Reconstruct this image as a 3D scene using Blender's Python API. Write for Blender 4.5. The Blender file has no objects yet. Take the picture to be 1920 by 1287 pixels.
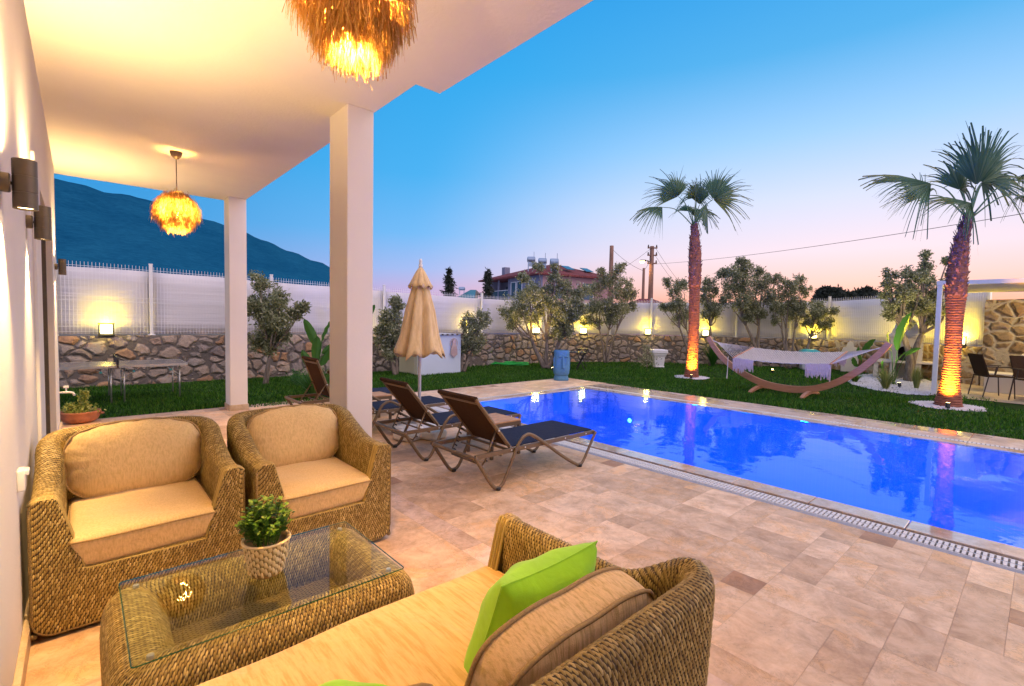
import bpy, math, random
import numpy as np
from mathutils import Vector, Matrix
rnd = random.Random(7); nr = np.random.default_rng(7)
S = bpy.context.scene; C = S.collection
R = math.radians; PI = math.pi

# ------------------------------------------------------------------ camera
CX, CY, F, EYE = 960.0, 643.5, 901.5, 1.4
M = np.array([[0.74428601, 0.0174037, -0.66763422], [-0.66759892, 0.04739128, -0.74301127], [0.01870889, 0.99872478, 0.04689136]])
cd = bpy.data.cameras.new('camera'); cam = bpy.data.objects.new('camera', cd); C.objects.link(cam)
cd.sensor_width = 36; cd.lens = F / 1920 * 36; cd.clip_start = 0.03; cd.clip_end = 9000
cam.matrix_world = Matrix(((M[0][0], M[0][1], M[0][2], 0), (M[1][0], M[1][1], M[1][2], 0), (M[2][0], M[2][1], M[2][2], EYE), (0, 0, 0, 1)))
S.camera = cam
S.view_settings.view_transform = 'Standard'; S.view_settings.look = 'None'; S.view_settings.gamma = 1; S.view_settings.exposure = 0.32
S.cycles.use_denoising = True; S.cycles.max_bounces = 7; S.cycles.diffuse_bounces = 4; S.cycles.transparent_max_bounces = 14
S.cycles.sample_clamp_indirect = 4; S.cycles.caustics_reflective = False; S.cycles.caustics_refractive = False

def lin(r, g, b):
    f = lambda c: (c / 255 / 12.92) if c / 255 < 0.04045 else ((c / 255 + 0.055) / 1.055) ** 2.4
    return (f(r), f(g), f(b), 1)

# ------------------------------------------------------------------ world: dusk sky, colour by height over the horizon and by bearing to the afterglow
W = bpy.data.worlds.new('World'); S.world = W; W.use_nodes = True
nt = W.node_tree; nt.nodes.clear()
def wn(t, **k):
    n = nt.nodes.new(t)
    for a, b in k.items(): setattr(n, a, b)
    return n
tc = wn('ShaderNodeTexCoord'); sep = wn('ShaderNodeSeparateXYZ'); nt.links.new(tc.outputs['Generated'], sep.inputs[0])
def wramp(stops):
    r = wn('ShaderNodeValToRGB'); e = r.color_ramp; e.interpolation = 'B_SPLINE' if False else 'EASE'
    e.interpolation = 'LINEAR'
    for i, (p, c) in enumerate(stops):
        x = e.elements[i] if i < 2 else e.elements.new(p)
        x.position = p; x.color = lin(*c)
    nt.links.new(sep.outputs['Z'], r.inputs[0]); return r
# position = sine of elevation
glow = wramp([(0.0, (232, 146, 116)), (1.0, (26, 112, 190)), (0.035, (236, 164, 140)), (0.075, (238, 192, 186)), (0.13, (224, 208, 222)), (0.22, (198, 208, 234)), (0.32, (150, 194, 236)), (0.44, (82, 165, 220)), (0.6, (42, 146, 216))])
away = wramp([(0.0, (196, 150, 180)), (1.0, (26, 120, 205)), (0.05, (186, 160, 200)), (0.10, (150, 172, 222)), (0.17, (104, 170, 226)), (0.28, (66, 162, 222)), (0.45, (44, 154, 218)), (0.6, (36, 142, 212))])
far = wramp([(0.0, (90, 120, 170)), (1.0, (26, 118, 200)), (0.08, (84, 140, 200)), (0.16, (54, 142, 204)), (0.3, (38, 142, 206)), (0.5, (30, 130, 194)), (0.6, (30, 128, 194))])
dp = wn('ShaderNodeVectorMath', operation='DOT_PRODUCT'); nt.links.new(tc.outputs['Generated'], dp.inputs[0]); dp.inputs[1].default_value = (math.sin(R(80)), math.cos(R(80)), 0)
m1 = wn('ShaderNodeMapRange', interpolation_type='SMOOTHSTEP'); m1.inputs[1].default_value = 0.62; m1.inputs[2].default_value = 0.99; nt.links.new(dp.outputs['Value'], m1.inputs[0])
m2 = wn('ShaderNodeMapRange', interpolation_type='SMOOTHSTEP'); m2.inputs[1].default_value = 0.15; m2.inputs[2].default_value = 0.72; nt.links.new(dp.outputs['Value'], m2.inputs[0])
x1 = wn('ShaderNodeMix', data_type='RGBA'); x2 = wn('ShaderNodeMix', data_type='RGBA')
nt.links.new(m2.outputs[0], x1.inputs[0]); nt.links.new(far.outputs[0], x1.inputs[6]); nt.links.new(away.outputs[0], x1.inputs[7])
nt.links.new(m1.outputs[0], x2.inputs[0]); nt.links.new(x1.outputs[2], x2.inputs[6]); nt.links.new(glow.outputs[0], x2.inputs[7])
# unseen sky behind the viewer, brightened to lavender to fill the garden
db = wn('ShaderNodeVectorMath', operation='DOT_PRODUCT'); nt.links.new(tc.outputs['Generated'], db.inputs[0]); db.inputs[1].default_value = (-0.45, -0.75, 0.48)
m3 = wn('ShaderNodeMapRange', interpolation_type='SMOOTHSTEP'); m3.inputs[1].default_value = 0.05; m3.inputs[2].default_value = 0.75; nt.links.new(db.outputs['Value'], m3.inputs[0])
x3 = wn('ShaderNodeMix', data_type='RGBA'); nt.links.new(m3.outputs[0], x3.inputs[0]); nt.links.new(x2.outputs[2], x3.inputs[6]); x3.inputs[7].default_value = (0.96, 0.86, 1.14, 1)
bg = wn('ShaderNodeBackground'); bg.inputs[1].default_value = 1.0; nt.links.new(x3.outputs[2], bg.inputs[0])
# faint physical sky of the same dusk on top
ns = wn('ShaderNodeTexSky', sky_type='NISHITA', sun_disc=False); ns.sun_elevation = R(1); ns.sun_rotation = R(80)
bg2 = wn('ShaderNodeBackground'); bg2.inputs[1].default_value = 0.01; nt.links.new(ns.outputs[0], bg2.inputs[0])
ad = wn('ShaderNodeAddShader'); nt.links.new(bg.outputs[0], ad.inputs[0]); nt.links.new(bg2.outputs[0], ad.inputs[1])
wo = wn('ShaderNodeOutputWorld'); nt.links.new(ad.outputs[0], wo.inputs[0])
# the glow of the set sun: one very soft lamp
sd = bpy.data.lights.new('afterglow', 'SUN'); sd.energy = 1.45; sd.angle = R(80); sd.color = (1.0, 0.68, 0.50)
so = bpy.data.objects.new('afterglow', sd); C.objects.link(so)
so.rotation_euler = Vector((math.sin(R(125)) * math.cos(R(42)), math.cos(R(125)) * math.cos(R(42)), math.sin(R(42)))).to_track_quat('Z', 'Y').to_euler()

# ------------------------------------------------------------------ where things stand (survey of the site)
def ray(u, v): return M @ np.array([u - CX, CY - v, -F])
def G(u, v, z=0.0):
    r = ray(u, v); t = (z - EYE) / r[2]; return Vector((r[0] * t, r[1] * t, z))
FW = Vector((0.6684, 0.7438, 0)); RT = Vector((0.7438, -0.6684, 0))
def at(u, v, p):          # the point over/around ground point p, at p's own distance
    r = ray(u, v); d = p[0] * FW.x + p[1] * FW.y; t = d / (r[0] * FW.x + r[1] * FW.y)
    return Vector((r[0] * t, r[1] * t, EYE + r[2] * t))

# ------------------------------------------------------------------ mesh helpers
class MB:
    def __init__(s): s.v = []; s.f = []; s.uv = []; s.n = 0; s.hasuv = False; s.mi = []; s.m = 0
    def add(s, V, Fs, UV=None):
        k = s.n; s.v += [tuple(p) for p in V]; s.n += len(V)
        for i, f in enumerate(Fs):
            s.f.append(tuple(k + j for j in f)); s.mi.append(s.m)
            if UV is not None: s.uv += [UV[j] for j in f]; s.hasuv = True
            else: s.uv += [(V[j][0] + V[j][1], V[j][2]) for j in f]
        return s
    def box(s, c, d, rz=0, tilt=None):
        hx, hy, hz = d[0] / 2, d[1] / 2, d[2] / 2
        P = [Vector((x, y, z)) for x in (-hx, hx) for y in (-hy, hy) for z in (-hz, hz)]
        if tilt is not None: P = [tilt @ p for p in P]
        if rz: q = Matrix.Rotation(rz, 3, 'Z'); P = [q @ p for p in P]
        P = [p + Vector(c) for p in P]
        return s.add(P, [(0, 1, 3, 2), (4, 6, 7, 5), (0, 4, 5, 1), (2, 3, 7, 6), (0, 2, 6, 4), (1, 5, 7, 3)])
    def bb(s, a, b): return s.box([(a[i] + b[i]) / 2 for i in range(3)], [abs(b[i] - a[i]) for i in range(3)])
    def tube(s, pts, r, n=8, closed=False, sx=1.0, sy=1.0, up=None):
        pts = [Vector(p) for p in pts]; N = len(pts); rs = r if isinstance(r, (list, tuple)) else [r] * N
        V = []; UV = []; L = 0; prev = None
        for i, p in enumerate(pts):
            a = pts[(i - 1) % N] if (closed or i > 0) else p; b = pts[(i + 1) % N] if (closed or i < N - 1) else p
            t = (b - a).normalized()
            if up is not None: u0 = Vector(up)
            elif prev is None: u0 = Vector((0, 0, 1)) if abs(t.z) < 0.9 else Vector((1, 0, 0))
            else: u0 = prev
            e = t.cross(u0)
            if e.length < 1e-5: e = t.cross(Vector((0.3, 0.8, 0.5)))
            e.normalize(); g = e.cross(t).normalized(); prev = g
            if i: L += (pts[i] - pts[i - 1]).length
            for k in range(n):
                th = 2 * PI * (k + 0.5) / n
                V.append(p + e * (math.cos(th) * rs[i] * sx) + g * (math.sin(th) * rs[i] * sy)); UV.append((rs[i] * th, L))
        Fs = []
        for i in range(N if closed else N - 1):
            for k in range(n):
                j = (i + 1) % N; Fs.append((i * n + k, i * n + (k + 1) % n, j * n + (k + 1) % n, j * n + k))
        if not closed: Fs.append(tuple(range(n - 1, -1, -1))); Fs.append(tuple((N - 1) * n + k for k in range(n)))
        return s.add(V, Fs, UV)
    def lathe(s, prof, n=24, c=(0, 0, 0), sx=1, sy=1):
        V = []; UV = []; L = 0
        for i, (r, z) in enumerate(prof):
            if i: L += math.hypot(r - prof[i - 1][0], z - prof[i - 1][1])
            for k in range(n): th = 2 * PI * k / n; V.append((c[0] + r * math.cos(th) * sx, c[1] + r * math.sin(th) * sy, c[2] + z)); UV.append((th * 0.12, L))
        Fs = [(i * n + k, i * n + (k + 1) % n, (i + 1) * n + (k + 1) % n, (i + 1) * n + k) for i in range(len(prof) - 1) for k in range(n)]
        if prof[0][0] > 1e-4: Fs.append(tuple(range(n - 1, -1, -1)))
        if prof[-1][0] > 1e-4: Fs.append(tuple((len(prof) - 1) * n + k for k in range(n)))
        return s.add(V, Fs, UV)
    def grid(s, P, UV=None, cu=False, cv=False):
        nu, nv = len(P), len(P[0]); V = [p for row in P for p in row]; U = [p for row in UV for p in row] if UV else None
        Fs = []
        for i in range(nu if cu else nu - 1):
            for j in range(nv if cv else nv - 1):
                a, b = (i + 1) % nu, (j + 1) % nv; Fs.append((i * nv + j, a * nv + j, a * nv + b, i * nv + b))
        return s.add(V, Fs, U)
    def prism(s, poly, z0, z1):
        n = len(poly); V = [(p[0], p[1], z0) for p in poly] + [(p[0], p[1], z1) for p in poly]
        return s.add(V, [tuple(range(n - 1, -1, -1)), tuple(range(n, 2 * n))] + [(i, (i + 1) % n, n + (i + 1) % n, n + i) for i in range(n)])
    def rbox(s, c, d, r, n=6, fn=None, k=4):
        # rounded box: a cube grid pushed onto a rounded hull; fn deforms
        P = {}; V = []; Fs = []; hx = [x / 2 for x in d]
        m = n + 2 * k
        def tt(i, h, r):
            if i <= k: return -h + r - r * math.cos(i / k * PI / 2) if False else -h + r * (1 - math.cos(i / k * PI / 2)) * 1.0
            if i >= m - k: return h - r * (1 - math.cos((m - i) / k * PI / 2))
            return -h + r + (2 * h - 2 * r) * (i - k) / n
        def idx(ix, iy, iz):
            key = (ix, iy, iz)
            if key in P: return P[key]
            q = Vector((tt(ix, hx[0], r), tt(iy, hx[1], r), tt(iz, hx[2], r)))
            inn = Vector([max(-hx[a] + r, min(hx[a] - r, q[a])) for a in range(3)]); dd = q - inn
            if dd.length > 1e-9: dd = dd.normalized() * r
            q = inn + dd
            if fn: q = fn(q)
            V.append(q + Vector(c)); P[key] = len(V) - 1; return P[key]
        for a in range(3):
            b, e = (a + 1) % 3, (a + 2) % 3
            for side in (0, m):
                for i in range(m):
                    for j in range(m):
                        q = []
                        for (p1, p2) in ((i, j), (i + 1, j), (i + 1, j + 1), (i, j + 1)):
                            t = [0, 0, 0]; t[a] = side; t[b] = p1; t[e] = p2; q.append(idx(*t))
                        Fs.append(tuple(q if side else q[::-1]))
        return s.add(V, Fs)
    def build(s, name, mat, parent=None, smooth=False, bevel=0, loc=None):
        me = bpy.data.meshes.new(name); me.from_pydata(s.v, [], s.f)
        if s.hasuv:
            uvl = me.uv_layers.new(name='UVMap'); uvl.data.foreach_set('uv', np.array(s.uv, dtype=np.float32).ravel())
        for mm in (mat if isinstance(mat, list) else [mat]): me.materials.append(mm)
        if isinstance(mat, list): me.polygons.foreach_set('material_index', s.mi)
        if smooth: me.polygons.foreach_set('use_smooth', [True] * len(me.polygons))
        me.update()
        o = bpy.data.objects.new(name, me); C.objects.link(o); o.parent = parent
        if loc is not None: o.location = loc
        if smooth == 'auto':
            try: me.set_sharp_from_angle(angle=R(40))
            except Exception: pass
        if bevel:
            b = o.modifiers.new('bevel', 'BEVEL'); b.width = bevel; b.segments = 2; b.limit_method = 'ANGLE'; b.angle_limit = R(50)
        return o
def fast(name, V, Fq, mat, parent=None, loc=None, smooth=False):
    V = np.asarray(V, dtype=np.float32); Fq = np.asarray(Fq, dtype=np.int32); k = Fq.shape[1]
    me = bpy.data.meshes.new(name); me.vertices.add(len(V)); me.vertices.foreach_set('co', V.ravel())
    me.loops.add(Fq.size); me.loops.foreach_set('vertex_index', Fq.ravel())
    me.polygons.add(len(Fq)); me.polygons.foreach_set('loop_start', np.arange(len(Fq), dtype=np.int32) * k)
    if smooth: me.polygons.foreach_set('use_smooth', np.ones(len(Fq), bool))
    me.materials.append(mat); me.update(calc_edges=True); me.validate()
    o = bpy.data.objects.new(name, me); C.objects.link(o); o.parent = parent
    if loc is not None: o.location = loc
    return o
def thing(name, label, cat, loc=(0, 0, 0), rz=0, group=None):
    o = bpy.data.objects.new(name, None); C.objects.link(o); o.empty_display_size = 0.1
    o.location = loc; o.rotation_euler = (0, 0, rz); o['label'] = label; o['category'] = cat
    if group: o['group'] = group
    return o
def tag(o, label, cat, group=None, kind=None):
    o['label'] = label; o['category'] = cat
    if group: o['group'] = group
    if kind: o['kind'] = kind
    return o
def struct(o, kind='structure'): o['kind'] = kind; return o
def dup(o, parent=None):
    c = o.copy(); C.objects.link(c); c.parent = parent
    for ch in [x for x in C.objects if x.parent == o]: dup(ch, c)
    return c
def bez(pts, n=10):       # Catmull-Rom through the points
    pts = [Vector(p) for p in pts]; out = []
    for i in range(len(pts) - 1):
        p0 = pts[max(i - 1, 0)]; p1 = pts[i]; p2 = pts[i + 1]; p3 = pts[min(i + 2, len(pts) - 1)]
        for k in range(n):
            t = k / n; out.append(0.5 * ((2 * p1) + (p2 - p0) * t + (2 * p0 - 5 * p1 + 4 * p2 - p3) * t * t + (3 * p1 - p0 - 3 * p2 + p3) * t ** 3))
    out.append(pts[-1]); return out
def lamp(name, kind, loc, energy, color, parent=None, radius=0.03, rot=None, size=None, blend=0.5):
    d = bpy.data.lights.new(name, kind); d.energy = energy; d.color = color
    if kind in ('POINT', 'SPOT'): d.shadow_soft_size = radius
    if kind == 'SPOT': d.spot_size = size; d.spot_blend = blend
    o = bpy.data.objects.new(name, d); C.objects.link(o); o.parent = parent; o.location = loc
    if rot is not None: o.rotation_euler = Vector(rot).to_track_quat('-Z', 'Y').to_euler()
    return o

# ------------------------------------------------------------------ materials
class NM:
    def __init__(s, name, rough=0.7, spec=0.5, metal=0.0):
        s.m = bpy.data.materials.new(name); s.m.use_nodes = True; s.t = s.m.node_tree; s.b = s.t.nodes['Principled BSDF']
        s.b.inputs['Roughness'].default_value = rough; s.b.inputs['Specular IOR Level'].default_value = spec; s.b.inputs['Metallic'].default_value = metal
        s.c = None
    def n(s, t, **k):
        x = s.t.nodes.new(t)
        for a, b in k.items(): setattr(x, a, b)
        return x
    def l(s, a, b): s.t.links.new(a, b)
    def co(s, kind='Object', scale=(1, 1, 1), rot=(0, 0, 0)):
        if s.c is None: s.c = s.n('ShaderNodeTexCoord')
        mp = s.n('ShaderNodeMapping'); mp.inputs['Scale'].default_value = scale; mp.inputs['Rotation'].default_value = rot
        s.l(s.c.outputs[kind], mp.inputs[0]); return mp.outputs[0]
    def pos(s, scale=(1, 1, 1), rot=(0, 0, 0)):
        g = s.n('ShaderNodeNewGeometry'); mp = s.n('ShaderNodeMapping'); mp.inputs['Scale'].default_value = scale; mp.inputs['Rotation'].default_value = rot
        s.l(g.outputs['Position'], mp.inputs[0]); return mp.outputs[0]
    def noise(s, co, scale, detail=4, rough=0.55, dist=0):
        x = s.n('ShaderNodeTexNoise'); x.inputs['Scale'].default_value = scale; x.inputs['Detail'].default_value = detail; x.inputs['Roughness'].default_value = rough; x.inputs['Distortion'].default_value = dist
        s.l(co, x.inputs['Vector']); return x.outputs['Fac']
    def vor(s, co, scale, feat='F1', rand=1.0, out='Distance'):
        x = s.n('ShaderNodeTexVoronoi', feature=feat); x.inputs['Scale'].default_value = scale; x.inputs['Randomness'].default_value = rand; s.l(co, x.inputs['Vector']); return x.outputs[out]
    def ramp(s, fac, stops, interp='LINEAR'):
        x = s.n('ShaderNodeValToRGB'); e = x.color_ramp; e.interpolation = interp
        for i, (p, c) in enumerate(stops):
            q = e.elements[i] if i < 2 else e.elements.new(p)
            q.position = p; q.color = tuple(c) + (1,) if len(c) == 3 else c
        s.l(fac, x.inputs[0]); return x.outputs[0]
    def math(s, op, a, b=None, c=None):
        x = s.n('ShaderNodeMath', operation=op)
        for i, q in enumerate((a, b, c)):
            if q is None: continue
            if isinstance(q, (int, float)): x.inputs[i].default_value = q
            else: s.l(q, x.inputs[i])
        return x.outputs[0]
    def mix(s, f, a, b, blend='MIX'):
        x = s.n('ShaderNodeMix', data_type='RGBA', blend_type=blend)
        for i, q in ((0, f), (6, a), (7, b)):
            if isinstance(q, (int, float)): x.inputs[i].default_value = q
            elif isinstance(q, tuple): x.inputs[i].default_value = q if len(q) == 4 else q + (1,)
            else: s.l(q, x.inputs[i])
        return x.outputs[2]
    def rng(s, v, a, b, c, d):
        x = s.n('ShaderNodeMapRange'); s.l(v, x.inputs[0])
        for i, q in enumerate((a, b, c, d)): x.inputs[i + 1].default_value = q
        return x.outputs[0]
    def col(s, x):
        if isinstance(x, tuple): s.b.inputs['Base Color'].default_value = x if len(x) == 4 else x + (1,)
        else: s.l(x, s.b.inputs['Base Color'])
        return s
    def bump(s, h, strength=0.4, dist=0.01):
        x = s.n('ShaderNodeBump'); x.inputs['Strength'].default_value = strength; x.inputs['Distance'].default_value = dist
        s.l(h, x.inputs['Height']); s.l(x.outputs[0], s.b.inputs['Normal']); return s
    def rgh(s, x): s.l(x, s.b.inputs['Roughness']); return s
    def emit(s, c, e):
        s.b.inputs['Emission Color'].default_value = c + (1,) if len(c) == 3 else c; s.b.inputs['Emission Strength'].default_value = e; return s

def simple(name, c, rough=0.6, metal=0.0, var=0.12, scale=30, bump=0.15, spec=0.5):
    m = NM(name, rough, spec, metal); co = m.co('Object'); f = m.noise(co, scale, 5)
    a = tuple(x * (1 - var) for x in c); b = tuple(min(1, x * (1 + var)) for x in c)
    m.col(m.ramp(f, [(0.3, a), (0.7, b)]))
    if bump: m.bump(f, bump, 0.004)
    return m.m

def plaster(name, c, scale=55, st=0.35):
    m = NM(name, 0.85, 0.3); p = m.pos(); f = m.noise(p, scale, 6, 0.65); g = m.noise(p, 1.3, 5)
    m.col(m.mix(m.rng(g, 0.3, 0.7, 0, 1), tuple(x * 0.93 for x in c), c)); m.bump(f, st, 0.006); return m.m
M_WALL = plaster('white_plaster', (0.82, 0.79, 0.75))
M_CEIL = plaster('ceiling_plaster', (0.82, 0.77, 0.71), 38, 0.5)
M_PIL = plaster('pillar_plaster', (0.84, 0.80, 0.76), 60, 0.2)

def travertine(name, base, attr=True, wet=None, dark=1.0):
    m = NM(name, 0.45, 0.45); p = m.pos()
    if attr:
        at0 = m.n('ShaderNodeAttribute'); at0.attribute_name = 'tone'; va = m.n('ShaderNodeVectorMath', operation='MULTIPLY_ADD'); cb = m.n('ShaderNodeCombineXYZ')
        for i_ in range(3): m.l(m.math('MULTIPLY', at0.outputs['Fac'], (61.0, 83.0, 47.0)[i_]), cb.inputs[i_])
        va.inputs[1].default_value = (1, 1, 1); m.l(cb.outputs[0], va.inputs[0]); m.l(p, va.inputs[2]); p = va.outputs[0]
    n1 = m.noise(p, 3.2, 8, 0.68, 0.4); n2 = m.noise(p, 7, 8, 0.72, 0.5); st_ = m.noise(p, 2.1, 6, 0.7, 1.2); crk = m.noise(p, 5.5, 10, 0.8, 1.0); n3 = m.noise(p, 60, 3)
    c1 = m.ramp(n1, [(0.32, (base[0] * .70 * dark, base[1] * .64 * dark, base[2] * .58 * dark)), (0.5, base), (0.66, tuple(min(1, x * 1.16) for x in base))])
    veins = m.ramp(n2, [(0.36, (1.06, 1.05, 1.04)), (0.5, (0.94, 0.88, 0.80)), (0.64, (0.76, 0.64, 0.52)), (0.8, (0.58, 0.45, 0.36))])
    c = m.mix(0.85, c1, veins, 'MULTIPLY'); c = m.mix(m.math('MULTIPLY', m.rng(st_, 0.52, 0.64, 0, 1), 0.8), c, tuple((base[0] * 1.0, base[1] * .82, base[2] * .55))); c = m.mix(m.math('MULTIPLY', m.ramp(crk, [(0.485, (0, 0, 0)), (0.5, (1, 1, 1)), (0.515, (0, 0, 0))]), m.rng(st_, 0.42, 0.56, 0, 0.6)), c, (0.22, 0.13, 0.08))
    if attr:
        a = m.n('ShaderNodeAttribute'); a.attribute_name = 'tone'
        tone = m.ramp(a.outputs['Fac'], [(0.0, (0.42, 0.31, 0.25)), (0.045, (0.60, 0.47, 0.38)), (0.055, (0.80, 0.75, 0.71)), (0.6, (0.98, 0.95, 0.92)), (1, (1.12, 1.1, 1.09))])
        c = m.mix(1.0, c, tone, 'MULTIPLY')
    pits = m.vor(p, 38, 'F1'); pn = m.noise(p, 4.5, 3)
    pf = m.math('MULTIPLY', m.ramp(pits, [(0.10, (1, 1, 1)), (0.17, (0, 0, 0))]), m.ramp(pn, [(0.52, (0, 0, 0)), (0.62, (1, 1, 1))]))
    c = m.mix(m.math('MULTIPLY', pf, 0.5), c, (0.28, 0.2, 0.14))
    m.col(c); m.bump(m.math('SUBTRACT', n3, m.math('MULTIPLY', pf, 2.0)), 0.2, 0.004)
    if wet:
        wm = m.ramp(m.noise(m.pos((0.6, 0.45, 1)), wet, 3, 0.5), [(0.44, (1, 1, 1)), (0.52, (0, 0, 0))]); m.l(wm, m.b.inputs['Coat Weight']); m.b.inputs['Coat IOR'].default_value = 1.9; m.b.inputs['Coat Roughness'].default_value = 0.03
        m.rgh(m.ramp(m.noise(m.pos((0.6, 0.6, 1)), wet, 3, 0.5), [(0.46, (0.05,) * 3), (0.56, (0.42,) * 3)]))
    else: m.rgh(m.rng(n1, 0.3, 0.7, 0.38, 0.6))
    return m.m
M_TRAV = travertine('travertine_tile', (0.82, 0.615, 0.42))
M_TRAVB = travertine('pale_travertine_band', (0.86, 0.68, 0.56))
M_WET = travertine('wet_travertine', (0.60, 0.48, 0.40), False, 1.1)
M_SKIRT = travertine('travertine_skirting', (0.60, 0.50, 0.36), False)
M_GROUT = simple('grout', (0.54, 0.37, 0.26), 0.9)

def wicker(name, light, mid, darkc, w=0.0115, h=0.029, bst=1.0, swap=False):
    m = NM(name, 0.42, 0.45); m.c = m.n('ShaderNodeTexCoord'); sp = m.n('ShaderNodeSeparateXYZ'); m.l(m.c.outputs['UV'], sp.inputs[0])
    wob = m.noise(m.c.outputs['UV'], 26, 2); wob2 = m.noise(m.c.outputs['UV'], 90, 2)
    U0, V0 = (sp.outputs['Y'], sp.outputs['X']) if swap else (sp.outputs['X'], sp.outputs['Y'])
    V = m.math('DIVIDE', V0, h); V = m.math('ADD', V, m.math('MULTIPLY', wob, 0.8))
    U = m.math('ADD', m.math('DIVIDE', U0, w), m.math('MULTIPLY', wob2, 0.25))
    # strands weave left and right around the hidden stakes
    U = m.math('ADD', U, m.math('MULTIPLY', m.math('SINE', m.math('MULTIPLY', V, PI)), 0.34))
    colid = m.math('FLOOR', U); par = m.math('MODULO', colid, 2.0)
    Vs = m.math('ADD', V, m.math('MULTIPLY', par, 0.5))
    fu = m.math('FRACT', U); fv = m.math('FRACT', Vs)
    su = m.math('SINE', m.math('MULTIPLY', fu, PI)); sv = m.math('SINE', m.math('MULTIPLY', fv, PI))
    sv2 = m.math('POWER', sv, 0.75); hgt = m.math('MULTIPLY', su, sv2)
    cid = m.n('ShaderNodeCombineXYZ'); m.l(colid, cid.inputs[0]); m.l(m.math('FLOOR', Vs), cid.inputs[1])
    wn_ = m.n('ShaderNodeTexWhiteNoise', noise_dimensions='2D'); m.l(cid.outputs[0], wn_.inputs['Vector'])
    big = m.noise(m.c.outputs['UV'], 3.5, 3)
    c = m.ramp(hgt, [(0.10, darkc), (0.34, mid), (0.85, light)])
    tint = m.ramp(wn_.outputs[0], [(0, (0.82, 0.80, 0.75)), (0.5, (0.97, 0.97, 0.95)), (1, (1.12, 1.1, 1.03))])
    c = m.mix(1.0, c, tint, 'MULTIPLY'); c = m.mix(m.rng(big, 0.35, 0.7, 0, 0.45), c, m.mix(1.0, c, (0.72, 0.66, 0.55), 'MULTIPLY'))
    m.col(c); m.bump(hgt, bst, 0.009); m.rgh(m.rng(hgt, 0, 1, 0.75, 0.36)); return m.m
M_WICK = wicker('rattan_weave', (0.42, 0.30, 0.11), (0.26, 0.18, 0.055), (0.06, 0.035, 0.01), 0.0072, 0.028, 0.95)
M_WICKB = wicker('rattan_rim', (0.42, 0.30, 0.11), (0.26, 0.17, 0.05), (0.1, 0.06, 0.02), 0.004, 0.02, 0.5)
M_BASK = wicker('basket_weave', (0.98, 0.76, 0.36), (0.90, 0.62, 0.24), (0.40, 0.24, 0.08), 0.015, 0.024, 0.8)

def fabric(name, c, streak, sc=(70, 70, 4), weave=420, bst=0.25, amt=0.5, rot=(0, 0, 0)):
    m = NM(name, 0.92, 0.15); co = m.co('Object', sc, rot); f = m.noise(co, 1.0, 4, 0.6); g = m.noise(m.co('Object', tuple(x * 3.2 for x in sc), rot), 1, 2)
    big = m.noise(m.co('Object'), 5, 3)
    k = m.ramp(f, [(0.38, streak), (0.5, c), (0.72, tuple(min(1, x * 1.12) for x in c))])
    k = m.mix(m.math('MULTIPLY', m.rng(g, 0.5, 0.72, 0, 1), amt), k, streak); k = m.mix(m.rng(big, 0.4, 0.7, 0, 0.25), k, tuple(x * 0.8 for x in c))
    m.col(k); wv = m.noise(m.co('Object', (weave, weave, weave)), 1, 2)
    h2 = m.noise(m.co('Object', (sc[1] * 1.3, sc[2] * 1.3 + 40, sc[0] * 1.3)), 1, 2); cr = m.noise(m.co('Object'), 9, 3, 0.5, 1.6)
    m.bump(m.math('ADD', m.math('ADD', m.math('MULTIPLY', g, 0.5), m.math('MULTIPLY', h2, 0.3)), m.math('ADD', m.math('MULTIPLY', wv, 0.6), m.math('MULTIPLY', cr, 5.0 if bst < .6 else 3.0))), bst, 0.004)
    m.b.inputs['Sheen Weight'].default_value = 0.25 if max(c) > .2 else 0.0; m.b.inputs['Sheen Roughness'].default_value = 0.5
    return m.m
M_CUSH = fabric('slub_cushion_fabric', (0.73, 0.53, 0.25), (0.64, 0.45, 0.19), (150, 150, 22), bst=0.3, amt=0.25)
M_CUSHS = fabric('striped_cushion_fabric', (0.70, 0.49, 0.22), (0.57, 0.37, 0.13), (70, 6, 70), bst=0.4, amt=0.45)
M_CUSHB = fabric('ribbed_cushion_fabric', (0.72, 0.51, 0.25), (0.54, 0.36, 0.14), (130, 30, 7), bst=0.6, amt=0.45)
M_PIPE = simple('cushion_piping', (0.33, 0.22, 0.09), 0.85, var=0.2, scale=200)
M_GREEN = fabric('lime_cotton', (0.30, 0.66, 0.015), (0.27, 0.60, 0.012), (8, 8, 8), bst=0.2, amt=0.2)
M_CANV = fabric('parasol_canvas', (0.74, 0.53, 0.26), (0.66, 0.45, 0.21), (30, 30, 5), bst=0.2, amt=0.2)

def glass(name, tint=(0.93, 0.97, 0.94), rough=0.0):
    m = NM(name); t = m.t; tr = m.n('ShaderNodeBsdfTransparent'); tr.inputs[0].default_value = tint + (1,); gl = m.n('ShaderNodeBsdfGlossy'); gl.inputs['Roughness'].default_value = rough
    fr = m.n('ShaderNodeFresnel'); fr.inputs[0].default_value = 1.5; mx = m.n('ShaderNodeMixShader')
    ge = m.n('ShaderNodeNewGeometry'); m.l(m.math('MULTIPLY', fr.outputs[0], m.math('SUBTRACT', 1.0, ge.outputs['Backfacing'])), mx.inputs[0]); m.l(tr.outputs[0], mx.inputs[1]); m.l(gl.outputs[0], mx.inputs[2])
    m.l(mx.outputs[0], t.nodes['Material Output'].inputs[0]); return m.m
M_GLASS = glass('table_glass')
M_GEDGE = simple('glass_edge', (0.006, 0.07, 0.045), 0.1, bump=0)
M_WPANE = simple('dark_window_glass', (0.05, 0.09, 0.12), 0.08, bump=0)

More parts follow.
